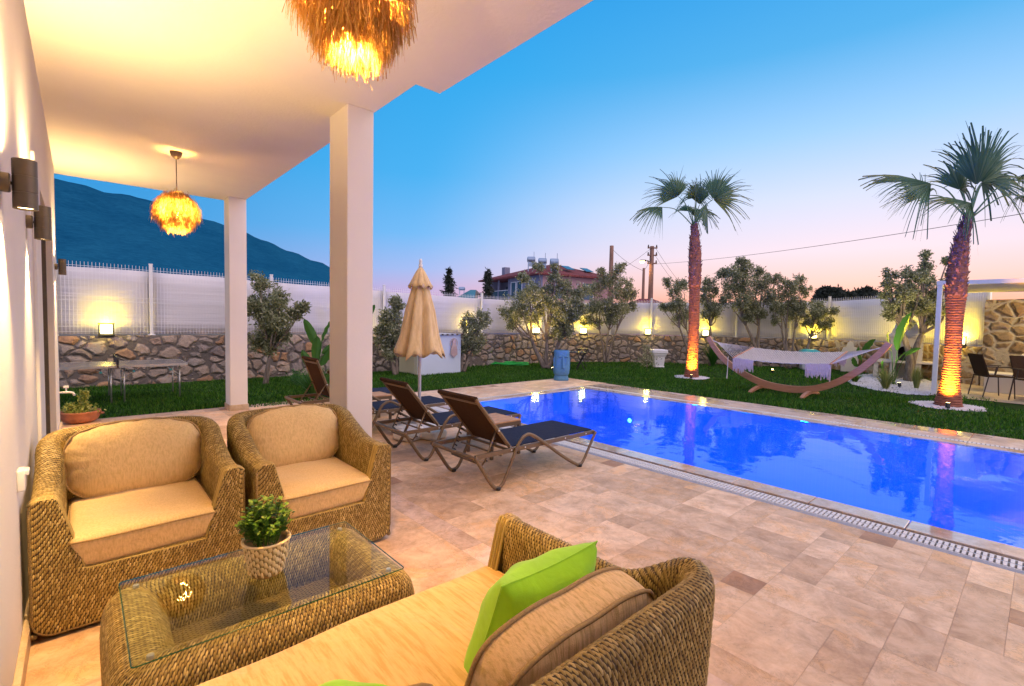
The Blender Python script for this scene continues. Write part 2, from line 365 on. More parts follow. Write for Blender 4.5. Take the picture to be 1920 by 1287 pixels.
def water():
    m = NM('pool_water'); t = m.t; tr = m.n('ShaderNodeBsdfTransparent'); tr.inputs[0].default_value = (0.06, 0.52, 1.0, 1)
    gl = m.n('ShaderNodeBsdfGlossy'); gl.inputs['Roughness'].default_value = 0.015; gl.inputs[0].default_value = (0.66, 0.88, 1.0, 1)
    fr = m.n('ShaderNodeFresnel'); fr.inputs[0].default_value = 1.33; mx = m.n('ShaderNodeMixShader')
    h = m.noise(m.pos((1, 1, 1)), 3.2, 3, 0.5, 0.4); msk = m.noise(m.pos((1, 1, 1)), 0.45, 2)
    hh = m.math('MULTIPLY', h, m.rng(msk, 0.42, 0.62, 0.15, 1.0))
    bp = m.n('ShaderNodeBump'); bp.inputs['Strength'].default_value = 0.22; bp.inputs['Distance'].default_value = 0.03; m.l(hh, bp.inputs['Height'])
    m.l(bp.outputs[0], gl.inputs['Normal']); m.l(bp.outputs[0], fr.inputs['Normal'])
    m.l(fr.outputs[0], mx.inputs[0]); m.l(tr.outputs[0], mx.inputs[1]); m.l(gl.outputs[0], mx.inputs[2]); m.l(mx.outputs[0], t.nodes['Material Output'].inputs[0]); return m.m
M_WATER = water()
def basin():
    m = NM('pool_mosaic', 0.4, 0.3); b = m.n('ShaderNodeTexBrick'); b.offset = 0; b.inputs['Scale'].default_value = 1; b.inputs['Brick Width'].default_value = 0.05; b.inputs['Row Height'].default_value = 0.05; b.inputs['Mortar Size'].default_value = 0.004
    b.inputs['Color1'].default_value = (0.16, 0.42, 0.72, 1); b.inputs['Color2'].default_value = (0.15, 0.40, 0.70, 1); b.inputs['Mortar'].default_value = (0.2, 0.44, 0.72, 1)
    m.l(m.pos(), b.inputs['Vector']); m.col(b.outputs[0]); return m.m
M_BASIN = basin()

def stonewall(name, mortar, tones, sc=2.7, edge=0.075, zf=1.25, seed=0.0, bst=1.0):
    m = NM(name, 0.85, 0.3); g = m.n('ShaderNodeNewGeometry'); mp = m.n('ShaderNodeMapping'); mp.inputs['Scale'].default_value = (1, 1, zf); mp.inputs['Location'].default_value = (seed, seed, seed)
    m.l(g.outputs['Position'], mp.inputs[0]); wob = m.n('ShaderNodeTexNoise'); wob.inputs['Scale'].default_value = 3.0; wob.inputs['Detail'].default_value = 3; m.l(mp.outputs[0], wob.inputs['Vector'])
    ad = m.n('ShaderNodeVectorMath', operation='MULTIPLY_ADD'); m.l(wob.outputs['Color'], ad.inputs[0]); ad.inputs[1].default_value = (0.22, 0.22, 0.22); m.l(mp.outputs[0], ad.inputs[2])
    co = ad.outputs[0]
    de = m.vor(co, sc, 'DISTANCE_TO_EDGE', 0.85); cc = m.vor(co, sc, 'F1', 0.85, 'Color')
    sp = m.n('ShaderNodeSeparateXYZ'); m.l(cc, sp.inputs[0])
    c = m.ramp(sp.outputs[0], tones, 'CONSTANT' if False else 'LINEAR')
    fine = m.noise(co, 16, 6, 0.7); pat = m.noise(co, 5, 4, 0.6)
    c = m.mix(1.0, c, m.ramp(fine, [(0.3, (0.62, 0.60, 0.58)), (0.5, (0.95, 0.95, 0.95)), (0.7, (1.25, 1.2, 1.15))]), 'MULTIPLY')
    c = m.mix(m.math('MULTIPLY', m.rng(pat, 0.5, 0.7, 0, 1), m.rng(sp.outputs[1], 0.6, 0.85, 0, 0.8)), c, (0.42, 0.19, 0.07))
    e = m.math('ADD', de, m.math('MULTIPLY', m.math('SUBTRACT', m.noise(co, 9, 3), 0.5), 0.08))
    f1 = m.vor(co, sc, 'F1', 0.85); e = m.math('MINIMUM', e, m.math('MULTIPLY', m.math('SUBTRACT', 0.80, m.math('ADD', f1, m.math('MULTIPLY', m.math('SUBTRACT', m.noise(co, 7, 3), 0.5), 0.18))), 0.7)); sm = m.rng(e, edge * 0.55, edge * 1.15, 0, 1)
    mc = m.mix(m.rng(fine, 0.3, 0.7, 0, 1), tuple(x * 0.75 for x in mortar), mortar)
    m.col(m.mix(sm, mc, c)); hh = m.math('ADD', m.math('MULTIPLY', m.rng(e, edge * 0.4, edge * 2.6, 0, 1), 1.0), m.math('MULTIPLY', fine, 0.35))
    m.bump(hh, bst, 0.06); return m.m
GREY = [(0.0, (0.30, 0.26, 0.23)), (0.2, (0.42, 0.36, 0.31)), (0.4, (0.36, 0.28, 0.22)), (0.6, (0.46, 0.37, 0.29)), (0.8, (0.28, 0.24, 0.22)), (0.93, (0.44, 0.25, 0.13)), (1.0, (0.5, 0.42, 0.34))]
M_STONE = stonewall('rubble_stone', (0.17, 0.145, 0.125), GREY, 3.7, 0.075)
M_STONE2 = stonewall('mortared_rubble', (0.50, 0.42, 0.32), [(0, (0.25, 0.17, 0.10)), (0.4, (0.34, 0.24, 0.14)), (0.7, (0.28, 0.19, 0.11)), (1, (0.40, 0.30, 0.19))], 3.0, 0.10, 1.25, 3.3)

def leafmat(name, stops, rough=0.55, trans=0.25):
    m = NM(name, rough, 0.35); g = m.n('ShaderNodeNewGeometry'); c = m.ramp(g.outputs['Random Per Island'], stops); m.col(c)
    t = m.t; tl = m.n('ShaderNodeBsdfTranslucent'); m.l(c, tl.inputs[0]); mx = m.n('ShaderNodeMixShader'); mx.inputs[0].default_value = trans
    m.l(m.b.outputs[0], mx.inputs[1]); m.l(tl.outputs[0], mx.inputs[2]); m.l(mx.outputs[0], t.nodes['Material Output'].inputs[0]); return m.m
M_OLIVE = leafmat('olive_leaf', [(0, (0.10, 0.12, 0.05)), (0.4, (0.22, 0.24, 0.11)), (0.75, (0.34, 0.36, 0.20)), (1, (0.56, 0.55, 0.38))], 0.5, 0.38)
M_PALM = leafmat('palm_frond', [(0, (0.05, 0.12, 0.07)), (0.6, (0.10, 0.20, 0.115)), (1, (0.20, 0.28, 0.15))], 0.5, 0.2)
M_BROAD = leafmat('broad_leaf', [(0, (0.03, 0.12, 0.02)), (1, (0.07, 0.20, 0.03))], 0.35, 0.3)
M_DARKG = leafmat('dark_conifer', [(0, (0.02, 0.028, 0.02)), (1, (0.045, 0.055, 0.035))])
M_BOX = leafmat('boxwood_leaf', [(0, (0.05, 0.14, 0.012)), (0.6, (0.10, 0.22, 0.02)), (1, (0.2, 0.33, 0.04))], 0.4, 0.2)
M_SUCC = leafmat('succulent_leaf', [(0, (0.2, 0.3, 0.05)), (1, (0.5, 0.5, 0.12))], 0.4, 0.2)
M_GRASS = leafmat('lawn_blade', [(0, (0.008, 0.048, 0.003)), (0.5, (0.03, 0.125, 0.006)), (0.9, (0.075, 0.22, 0.010)), (1, (0.15, 0.26, 0.025))], 0.5, 0.3)
M_ORN = leafmat('ornamental_grass', [(0, (0.16, 0.22, 0.05)), (1, (0.34, 0.36, 0.12))], 0.6, 0.3)
def bark(name, a, b, sc=(14, 14, 3)):
    m = NM(name, 0.9, 0.2); f = m.noise(m.pos(sc), 1.6, 6, 0.7); m.col(m.ramp(f, [(0.32, a), (0.66, b)])); m.bump(f, 0.8, 0.02); return m.m
M_BARK = bark('olive_bark', (0.10, 0.08, 0.065), (0.30, 0.25, 0.20))
M_PT = bark('palm_trunk', (0.14, 0.045, 0.03), (0.42, 0.17, 0.11), (5, 5, 42))
M_PB = bark('palm_boots', (0.11, 0.05, 0.05), (0.40, 0.20, 0.20), (10, 10, 10))
def lawnmat():
    m = NM('lawn_soil', 0.95, 0.1); f = m.noise(m.pos(), 1.2, 6, 0.65); g = m.noise(m.pos(), 30, 4)
    m.col(m.mix(0.5, m.ramp(f, [(0.3, (0.006, 0.022, 0.004)), (0.7, (0.02, 0.06, 0.008))]), m.ramp(g, [(0.3, (0.006, 0.02, 0.004)), (0.7, (0.02, 0.06, 0.008))]))); m.bump(g, 0.6, 0.02); return m.m
M_LAWN = lawnmat()
M_EARTH = simple('dry_earth', (0.12, 0.11, 0.07), 0.95, scale=0.3)
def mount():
    m = NM('wooded_slope', 1.0, 0.0); f = m.noise(m.pos((1, 1, 1)), 0.05, 10, 0.75); g_ = m.noise(m.pos((1, 1, .6)), 0.0035, 5, 0.6, 1.0); m.col(m.mix(0.5, m.ramp(f, [(0.38, (0.004, 0.05, 0.11)), (0.62, (0.012, 0.11, 0.20))]), m.ramp(g_, [(0.35, (0.005, 0.07, 0.14)), (0.65, (0.012, 0.11, 0.19))]))); m.bump(f, 0.4, 12); return m.m  # blue distance haze is put into the slope's colour
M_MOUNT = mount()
M_BRONZE = simple('bronze_metal', (0.17, 0.115, 0.065), 0.42, 0.35, 0.1, 60, 0.05)
M_SLING = fabric('brown_sling', (0.05, 0.026, 0.014), (0.035, 0.018, 0.01), (300, 300, 300), bst=0.4)
M_SLINGT = fabric('navy_sling', (0.022, 0.03, 0.06), (0.016, 0.022, 0.048), (300, 300, 300), bst=0.4)
M_BLACK = simple('black_plastic', (0.015, 0.015, 0.016), 0.5, bump=0.05)
M_SCREW = simple('steel_screw', (0.75, 0.75, 0.75), 0.3, 0.6, bump=0)
M_GUN = simple('grey_metal', (0.13, 0.105, 0.075), 0.4, 0.55, 0.06, 40, 0.03)
M_WHITEM = simple('white_powder_coat', (0.72, 0.72, 0.74), 0.4, 0, 0.04, 20, 0.02)
M_WHITEP = simple('white_plastic', (0.78, 0.77, 0.74), 0.35, 0, 0.04, 20, 0.02)
M_WOOD = simple('teak_top', (0.52, 0.27, 0.12), 0.5, 0, 0.25, 14, 0.1)
def wood(name, a, b, sc=(3, 3, 60)):
    m = NM(name, 0.5, 0.4); f = m.noise(m.co('Object', sc), 1.2, 5, 0.6); m.col(m.ramp(f, [(0.3, a), (0.7, b)])); m.bump(f, 0.15, 0.003); return m.m
M_HAMW = wood('larch_beam', (0.42, 0.18, 0.09), (0.58, 0.28, 0.15), (4, 4, 50))
M_ROPE = fabric('cotton_rope', (0.66, 0.60, 0.56), (0.5, 0.44, 0.4), (90, 90, 90), bst=0.5)
M_FRINGE = fabric('fringe_cotton', (0.62, 0.47, 0.44), (0.5, 0.37, 0.34), (90, 90, 20), bst=0.5)
M_RAFF = None
def raffia():
    m = NM('raffia', 0.75, 0.3); g = m.n('ShaderNodeNewGeometry'); c = m.ramp(g.outputs['Random Per Island'], [(0, (0.40, 0.20, 0.04)), (0.6, (0.66, 0.38, 0.10)), (1, (0.85, 0.60, 0.25))]); m.col(c)
    tl = m.n('ShaderNodeBsdfTranslucent'); m.l(c, tl.inputs[0]); mx = m.n('ShaderNodeMixShader'); mx.inputs[0].default_value = 0.5
    m.l(m.b.outputs[0], mx.inputs[1]); m.l(tl.outputs[0], mx.inputs[2]); m.l(mx.outputs[0], m.t.nodes['Material Output'].inputs[0]); return m.m
M_RAFF = raffia()
def emis(name, c, e):
    m = NM(name, 0.5); m.col((0.8, 0.8, 0.8)); m.emit(c, e); return m.m
M_BULB = emis('lit_bulb', (1.0, 0.62, 0.22), 30)
M_LPANE = emis('lit_lantern_pane', (1.0, 0.84, 0.40), 5)
M_SPOTE = emis('lit_spot_lens', (1.0, 0.72, 0.25), 25)
M_STREET = emis('lit_street_lamp', (1.0, 0.50, 0.12), 9)
M_SLENS = emis('lit_downlight_lens', (1.0, 0.72, 0.36), 9)
M_PLENS = emis('lit_pool_lens', (1.0, 0.75, 0.85), 9)
M_MESH = simple('white_mesh_wire', (0.74, 0.74, 0.76), 0.45, 0, 0.03, 20, 0)
def sheet():
    m = NM('privacy_sheet', 0.6, 0.3); p = m.pos((1, 1, 1)); f = m.noise(m.pos((0.25, 0.25, 6)), 2.2, 3); g = m.noise(p, 0.7, 3)
    m.col(m.mix(m.rng(g, 0.35, 0.65, 0, 1), (0.62, 0.61, 0.64), (0.72, 0.70, 0.71))); m.bump(f, 0.5, 0.03); return m.m
M_SHEET = sheet()
M_GRAVEL = simple('white_pebble', (0.56, 0.56, 0.57), 0.7, 0, 0.15, 8, 0.2)
M_MOAI = simple('blue_cast_stone', (0.075, 0.21, 0.34), 0.75, 0, 0.12, 22, 0.3)
M_CLAY = simple('terracotta', (0.40, 0.15, 0.07), 0.75, 0, 0.3, 12, 0.3)
def rooft():
    m = NM('red_roof_tile', 0.8, 0.3); w = m.n('ShaderNodeTexWave'); w.inputs['Scale'].default_value = 1.6; w.inputs['Distortion'].default_value = 0.6; m.l(m.co('Object', (1, 1, 0)), w.inputs[0])
    f = m.noise(m.co('Object'), 3, 4); m.col(m.mix(m.rng(f, 0.3, 0.7, 0, 1), (0.13, 0.03, 0.03), (0.24, 0.06, 0.055))); m.bump(w.outputs['Fac'], 0.8, 0.1); return m.m
M_ROOF = rooft()
M_PINK = plaster('pink_render', (0.45, 0.27, 0.27), 6, 0.1)
M_BLUEW = plaster('shaded_blue_render', (0.20, 0.21, 0.30), 6, 0.1)  # shadowed facade of the pink house, blue shade put into its colour
M_TEALR = simple('teal_roof_sheet', (0.05, 0.22, 0.28), 0.4, 0.2, scale=2)
M_TANK = simple('tank_steel', (0.26, 0.34, 0.44), 0.35, 0.6, scale=3)
M_POLE = bark('weathered_pole', (0.13, 0.075, 0.055), (0.30, 0.17, 0.12), (6, 6, 1))
M_DGREY = simple('dark_grey_panel', (0.10, 0.085, 0.065), 0.6, scale=20)
M_TEAL = simple('teal_plastic', (0.03, 0.36, 0.38), 0.4)
M_LGREY = simple('pale_grey_plastic', (0.42, 0.46, 0.5), 0.5)
M_LGREYD = simple('drain_channel', (0.16, 0.14, 0.13), 0.7)
M_DRAIN = simple('drain_plastic', (0.68, 0.66, 0.63), 0.5, 0, 0.06, 20, 0.02)
M_HOSE = simple('green_hose', (0.02, 0.50, 0.07), 0.35)
M_ALU = simple('aluminium', (0.62, 0.60, 0.55), 0.3, 0.7, 0.05, 20, 0)
M_TTOP = simple('table_tennis_top', (0.18, 0.17, 0.15), 0.22, 0, 0.06, 5, 0)
M_CANOPY = fabric('pergola_canvas', (0.66, 0.62, 0.50), (0.58, 0.54, 0.42), (6, 6, 6))
M_CREAM = plaster('cream_render', (0.70, 0.64, 0.54), 20, 0.2)
def creamtile():
    m = NM('cream_brick_tile', 0.6, 0.3); b = m.n('ShaderNodeTexBrick'); b.inputs['Scale'].default_value = 1; b.inputs['Brick Width'].default_value = 0.2; b.inputs['Row Height'].default_value = 0.09; b.inputs['Mortar Size'].default_value = 0.008
    b.inputs['Color1'].default_value = (0.72, 0.66, 0.5, 1); b.inputs['Color2'].default_value = (0.66, 0.6, 0.45, 1); b.inputs['Mortar'].default_value = (0.4, 0.35, 0.25, 1)
    m.l(m.co('Object', (1, 1, 1), (R(90), 0, 0)), b.inputs[0]); m.col(b.outputs[0]); return m.m
M_CTILE = creamtile()
M_SOOT = simple('sooty_brick', (0.12, 0.09, 0.075), 0.9)
M_DBROWN = simple('dark_brown_frame', (0.06, 0.04, 0.032), 0.5, 0.2)
M_SACK = simple('tan_sack', (0.42, 0.32, 0.14), 0.8)
M_WIRE = simple('overhead_cable', (0.03, 0.025, 0.03), 0.7, bump=0)
M_SHED = plaster('shed_panel', (0.58, 0.66, 0.76), 30, 0.15)
M_SHEDL = plaster('shed_side_yellow_lit', (0.62, 0.60, 0.46), 30, 0.15)  # side of the white hut, yellow lamplight put into its colour
M_MAC = fabric('macrame_cord', (0.60, 0.45, 0.42), (0.5, 0.36, 0.33), (60, 60, 60))

# ================================================================== SETTING
# ground far around
V = [(0, 0, -0.08)]; Fs = []
bm = MB(); N = 48
pts = [(8000 * math.cos(2 * PI * k / N), 8000 * math.sin(2 * PI * k / N), -0.08) for k in range(N)]
pts2 = [(32 * math.cos(2 * PI * k / N) + 8, 32 * math.sin(2 * PI * k / N) + 4, -0.08) for k in range(N)]
bm.add(pts + pts2, [(k, (k + 1) % N, N + (k + 1) % N, N + k) for k in range(N)])
struct(bm.build('ground', M_EARTH))

# lawn: one sheet reaching the walls (slight rise towards them), with the terrace and pool left out
PX0, PX1, PY0, PY1 = 4.47, 7.92, -3.0, 6.44            # pool basin
lawn = MB()
for a, b in (((-9, 8.33), (1.86, 14)), ((1.86, 8.02), (8.93, 14)), ((8.93, -5), (27, 14)), ((-9, -5), (-3.0, 8.33))):
    lawn.add([(a[0], a[1], -0.012), (b[0], a[1], -0.012), (b[0], b[1], -0.012), (a[0], b[1], -0.012)], [(0, 1, 2, 3)])
struct(lawn.build('lawn', M_LAWN))

# terrace paving: opus pattern of travertine, one face per tile with its own tone
def paving(name, x0, y0, x1, y1, unit, mat, z, seed, sizes, holes=()):
    r = random.Random(seed); nx = int(round((x1 - x0) / unit)); ny = int(round((y1 - y0) / unit)); occ = np.zeros((nx, ny), bool)
    mb = MB(); tones = []; g = 0.0008
    for i in range(nx):
        for j in range(ny):
            if occ[i, j]: continue
            s = list(sizes); r.shuffle(s)
            for (w, h) in s + [(1, 1)]:
                if i + w <= nx and j + h <= ny and not occ[i:i + w, j:j + h].any(): break
            occ[i:i + w, j:j + h] = True
            xa, ya, xb, yb = x0 + i * unit + g, y0 + j * unit + g, x0 + (i + w) * unit - g, y0 + (j + h) * unit - g
            mb.add([(xa, ya, z), (xb, ya, z), (xb, yb, z), (xa, yb, z)], [(0, 1, 2, 3)]); tones.append(max(.056, r.random()) if w * h > 1 else (r.random() * .16 if (w, h) == (1, 1) and r.random() < .5 else r.random()))
    o = mb.build(name, mat); at_ = o.data.attributes.new('tone', 'FLOAT', 'FACE'); at_.data.foreach_set('value', np.array(tones, np.float32)); return o
SZ = [(2, 2), (2, 2), (3, 2), (2, 3), (3, 3), (4, 2), (2, 1), (4, 3), (2, 4)]
base = MB()
base.add([(-3, -3.5, -0.002), (4.0, -3.5, -0.002), (4.0, 8.33, -0.002), (-3, 8.33, -0.002)], [(0, 1, 2, 3)])
base.add([(4.0, 6.72, -0.002), (8.93, 6.72, -0.002), (8.93, 8.02, -0.002), (4.0, 8.02, -0.002)], [(0, 1, 2, 3)])
struct(base.build('terrace_bed', M_GROUT))
struct(paving('terrace', -0.2, -2.97, 1.70, 8.33, 0.19, M_TRAV, 0.0, 3, [(2, 4), (3, 3), (4, 3), (2, 3), (3, 4)]))
struct(paving('terrace_band', 1.70, -2.97, 1.86, 8.33, 0.16, M_TRAVB, 0.0, 5, [(1, 3), (1, 4)]))
struct(paving('terrace', 1.86, -2.97, 4.0, 8.02, 0.1783, M_TRAV, 0.0, 11, [(2, 2), (2, 3), (2, 3), (1, 2), (2, 1), (1, 1), (3, 2), (2, 2)]))
struct(paving('terrace', 4.0, 6.72, 8.93, 8.02, 0.2, M_TRAV, 0.0, 12, [(2, 2), (3, 2), (2, 3), (3, 3), (4, 3)]))
# pool: basin, coping, water
pb = MB(); D = 1.5
pb.add([(PX0, PY0, -D), (PX1, PY0, -D), (PX1, PY1, -D), (PX0, PY1, -D), (PX0, PY0, -.02), (PX1, PY0, -.02), (PX1, PY1, -.02), (PX0, PY1, -.02)],
       [(0, 1, 2, 3), (1, 5, 6, 2), (2, 6, 7, 3), (3, 7, 4, 0), (0, 4, 5, 1)])
struct(pb.build('pool', M_BASIN))
cp = MB()
def coping(x0, y0, x1, y1, step, along):
    g = 0.002
    if along == 'y':
        y = y0
        while y < y1 - .01: e = min(y + step, y1); cp.bb((x0, y + g, -.03), (x1, e - g, .004)); y = e
    else:
        x = x0
        while x < x1 - .01: e = min(x + step, x1); cp.bb((x + g, y0, -.03), (e - g, y1, .004)); x = e
coping(4.26, -3, PX0, PY1, 0.6, 'y'); coping(PX0, PY1, PX1, 6.66, 0.6, 'x'); coping(4.26, PY1, PX0, 6.66, 0.25, 'x'); coping(PX1, -3, 8.10, 6.66, 0.6, 'y')
struct(cp.build('pool_coping', M_WET, bevel=0.006))
oc = MB()
y = -3
while y < 6.66: oc.bb((8.22, y + .002, -.12), (8.93, min(y + .6, 6.72) - .002, .0)); y += .6
struct(oc.build('pool_surround', M_TRAV2 if False else M_WET, bevel=0.004))
wt = MB(); wt.add([(PX0 - .004, PY0, -.004), (PX1 + .004, PY0, -.004), (PX1 + .004, PY1 + .004, -.004), (PX0 - .004, PY1 + .004, -.004)], [(0, 1, 2, 3)])
struct(wt.build('pool_water', M_WATER))
# overflow gratings: slats across a channel, along three sides
def grating(name, label, a, b, w, pitch):
    w = w * .8
    t = thing(name, label, 'drain', (a[0], a[1], 0)); L = math.hypot(b[0] - a[0], b[1] - a[1]); d = Vector((b[0] - a[0], b[1] - a[1], 0)).normalized(); ang = math.atan2(d.y, d.x); nrm = Vector((-d.y, d.x, 0))
    ch = MB(); ch.box(d * L / 2 + Vector((0, 0, -.055)), (L, w, .05), ang); ch.build('channel', M_LGREYD, t)
    sl = MB(); k = 0
    while k * pitch < L - pitch:
        for s in (-1, 1): sl.box(d * (k * pitch + pitch / 2) + nrm * (s * w * .235) + Vector((0, 0, -.006)), (pitch * .62, w * .42, .022), ang)
        k += 1
    sl.build('slats', M_DRAIN, t)
    rr = MB()
    for s in (-1, 0, 1): rr.box(d * L / 2 + nrm * (s * w * .47) + Vector((0, 0, -.008)), (L, w * .05, .020), ang)
    rr.build('rail', M_DRAIN, t)
grating('overflow_grating', 'white slotted overflow drain along the near side of the pool, beside the terrace', (4.13, -3), (4.13, 6.82), .20, .030)
grating('overflow_grating', 'narrow white overflow drain along the far end of the pool', (4.26, 6.70), (8.16, 6.70), .09, .04)
grating('overflow_grating', 'white slotted overflow drain along the lawn side of the pool', (8.16, -3), (8.16, 6.66), .12, .04)
# pool lamps in the near wall (their blue light fills the basin)
for i, yy in enumerate((-1.9, -.6, .7, 2.0, 3.3, 4.6, 5.7)):
    t = thing('pool_lamp', 'round blue underwater lamp in the poolside wall', 'pool lamp', (PX0, yy, -.55), 0, 'underwater lamps along the near pool wall')
    m = MB(); m.lathe([(0, 0), (.09, 0), (.11, -.01), (.11, -.02)], 20); o = m.build('lamp_ring', M_WHITEP, t); o.rotation_euler = (0, R(90), 0)
    lamp('lamp_light', 'POINT', (.16, 0, 0), 105, (0.004, 0.27, 1.0), t, 0.08)

t = thing('pool_lamp', 'single bright underwater lamp shining in the far wall of the pool', 'pool lamp', (PX1, 5.35, -.50)); m = MB(); m.lathe([(0, .012), (.032, .012), (.04, 0), (.04, -.008)], 20); o = m.build('lamp_lens', M_PLENS, t); o.rotation_euler = (0, R(-90), 0)
# mountain ridge to the north-west
prof = [(-60, .12), (-40, .19), (-22, .215), (-8, .205), (-4, .203), (-1.3, .199), (.5, .196), (2, .189), (3.5, .191), (5.2, .186), (7.1, .175), (9, .168), (11.5, .158), (13.4, .147), (15.2, .135), (17, .123), (19, .111), (20.8, .10), (23, .078), (26, .04), (30, .018), (36, .012), (60, .006)]
mt = []
for r_, k in ((900, 0), (1300, .22), (1700, .45), (2100, .68), (2400, .88), (2600, 1.0), (2900, .9)):
    row = []
    for a10 in range(-600, 601, 6):
        a = a10 / 10; p = np.interp(a, [q[0] for q in prof], [q[1] for q in prof])
        n = 0 if k in (0,) else (math.sin(a * 1.9 + k * 9) + .6 * math.sin(a * 4.3 + k * 17) + .4 * math.sin(a * 9.1 + k * 5)) * 1.5 * (1 - abs(2 * k - 1)) * min(1, p * 12)
        n += (math.sin(a * 13) * 3 + math.sin(a * 29) * 2) * k * min(1, p * 12)
        row.append((r_ * math.sin(R(a)), r_ * math.cos(R(a)), max(-1, p * 2600 * k + n)))
    mt.append(row)
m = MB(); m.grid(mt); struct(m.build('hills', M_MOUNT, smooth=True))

# ================================================================== GARDEN WALLS AND FENCES
WH = 0.96; TH = 0.34
WL = [(-5, 12.42), (4.6, 12.05), (9.0, 11.62), (12.25, 11.45)]
WR = [(12.25, 11.45), (13.9, 10.75), (15.3, 9.45), (17.1, 7.35), (18.6, 4.9)]
WR2 = [(18.6, 4.9), (18.0, 3.0), (16.75, 1.0)]
def dens(poly, step):
    out = []
    for a, b in zip(poly, poly[1:]):
        L = math.hypot(b[0] - a[0], b[1] - a[1]); n = max(1, int(L / step))
        out += [(a[0] + (b[0] - a[0]) * k / n, a[1] + (b[1] - a[1]) * k / n) for k in range(n)]
    return out + [poly[-1]]
def onwall(u, off=0.0, z=0.0):
    r = ray(u, 640); best = None
    for poly in (WL, WR, WR2):
        for a, b in zip(poly, poly[1:]):
            d = (b[0] - a[0], b[1] - a[1]); det = r[0] * -d[1] + d[0] * r[1]
            if abs(det) < 1e-9: continue
            s = (r[0] * -a[1] + a[0] * r[1]) / -det if False else None
            A = np.array([[r[0], -d[0]], [r[1], -d[1]]]); t, q = np.linalg.solve(A, np.array(a))
            if t > 0 and 0 <= q <= 1 and (best is None or t < best[0]):
                L = math.hypot(*d); n = Vector((d[1] / L, -d[0] / L, 0))
                best = (t, Vector((r[0] * t, r[1] * t, z)), n, math.atan2(d[1], d[0]))
    p = best[1] + best[2] * off; return p, best[3], best[2]
def rubble(name, label, poly, h, mat, th=TH, wav=0.03):
    P = dens(poly, .25); n = len(P); rows = []
    for i, p in enumerate(P):
        a = P[max(0, i - 1)]; b = P[min(n - 1, i + 1)]; L = math.hypot(b[0] - a[0], b[1] - a[1]); nx, ny = (b[1] - a[1]) / L, -(b[0] - a[0]) / L
        row = []
        for (o, z) in ((1, -.1), (1, .1), (1, h * .35), (1, h * .65), (1, h * .93), (.8, h), (-.8, h), (-1, h * .9), (-1, -.1)):
            j = rnd.uniform(-wav, wav) if 0 < z < h else 0; row.append((p[0] + nx * (o * th / 2 + (j if o > 0 else 0)), p[1] + ny * (o * th / 2 + (j if o > 0 else 0)), z + (rnd.uniform(-.012, .012) if z == h else 0)))
        rows.append(row)
    m = MB(); m.grid(rows, cv=True); m.add(rows[0], [tuple(range(9))]); m.add(rows[-1], [tuple(range(8, -1, -1))])
    return tag(m.build(name, mat, smooth='auto'), label, 'wall')
rubble('garden_wall', 'low rubble stone wall with dark mortar behind the tennis table and the white hut', WL, WH, M_STONE)
rubble('garden_wall', 'low rubble stone wall curving behind the hammock and olive trees', WR, WH, M_STONE)
rubble('garden_wall', 'low pale-mortared stone wall behind the barbecue', WR2, WH, M_STONE2)
rubble('garden_wall', 'tall stone wall with thick pale mortar behind the white bench', [(16.75, 1.0), (16.2, -.8), (15.2, -3.5)], 2.13, M_STONE2, .4)
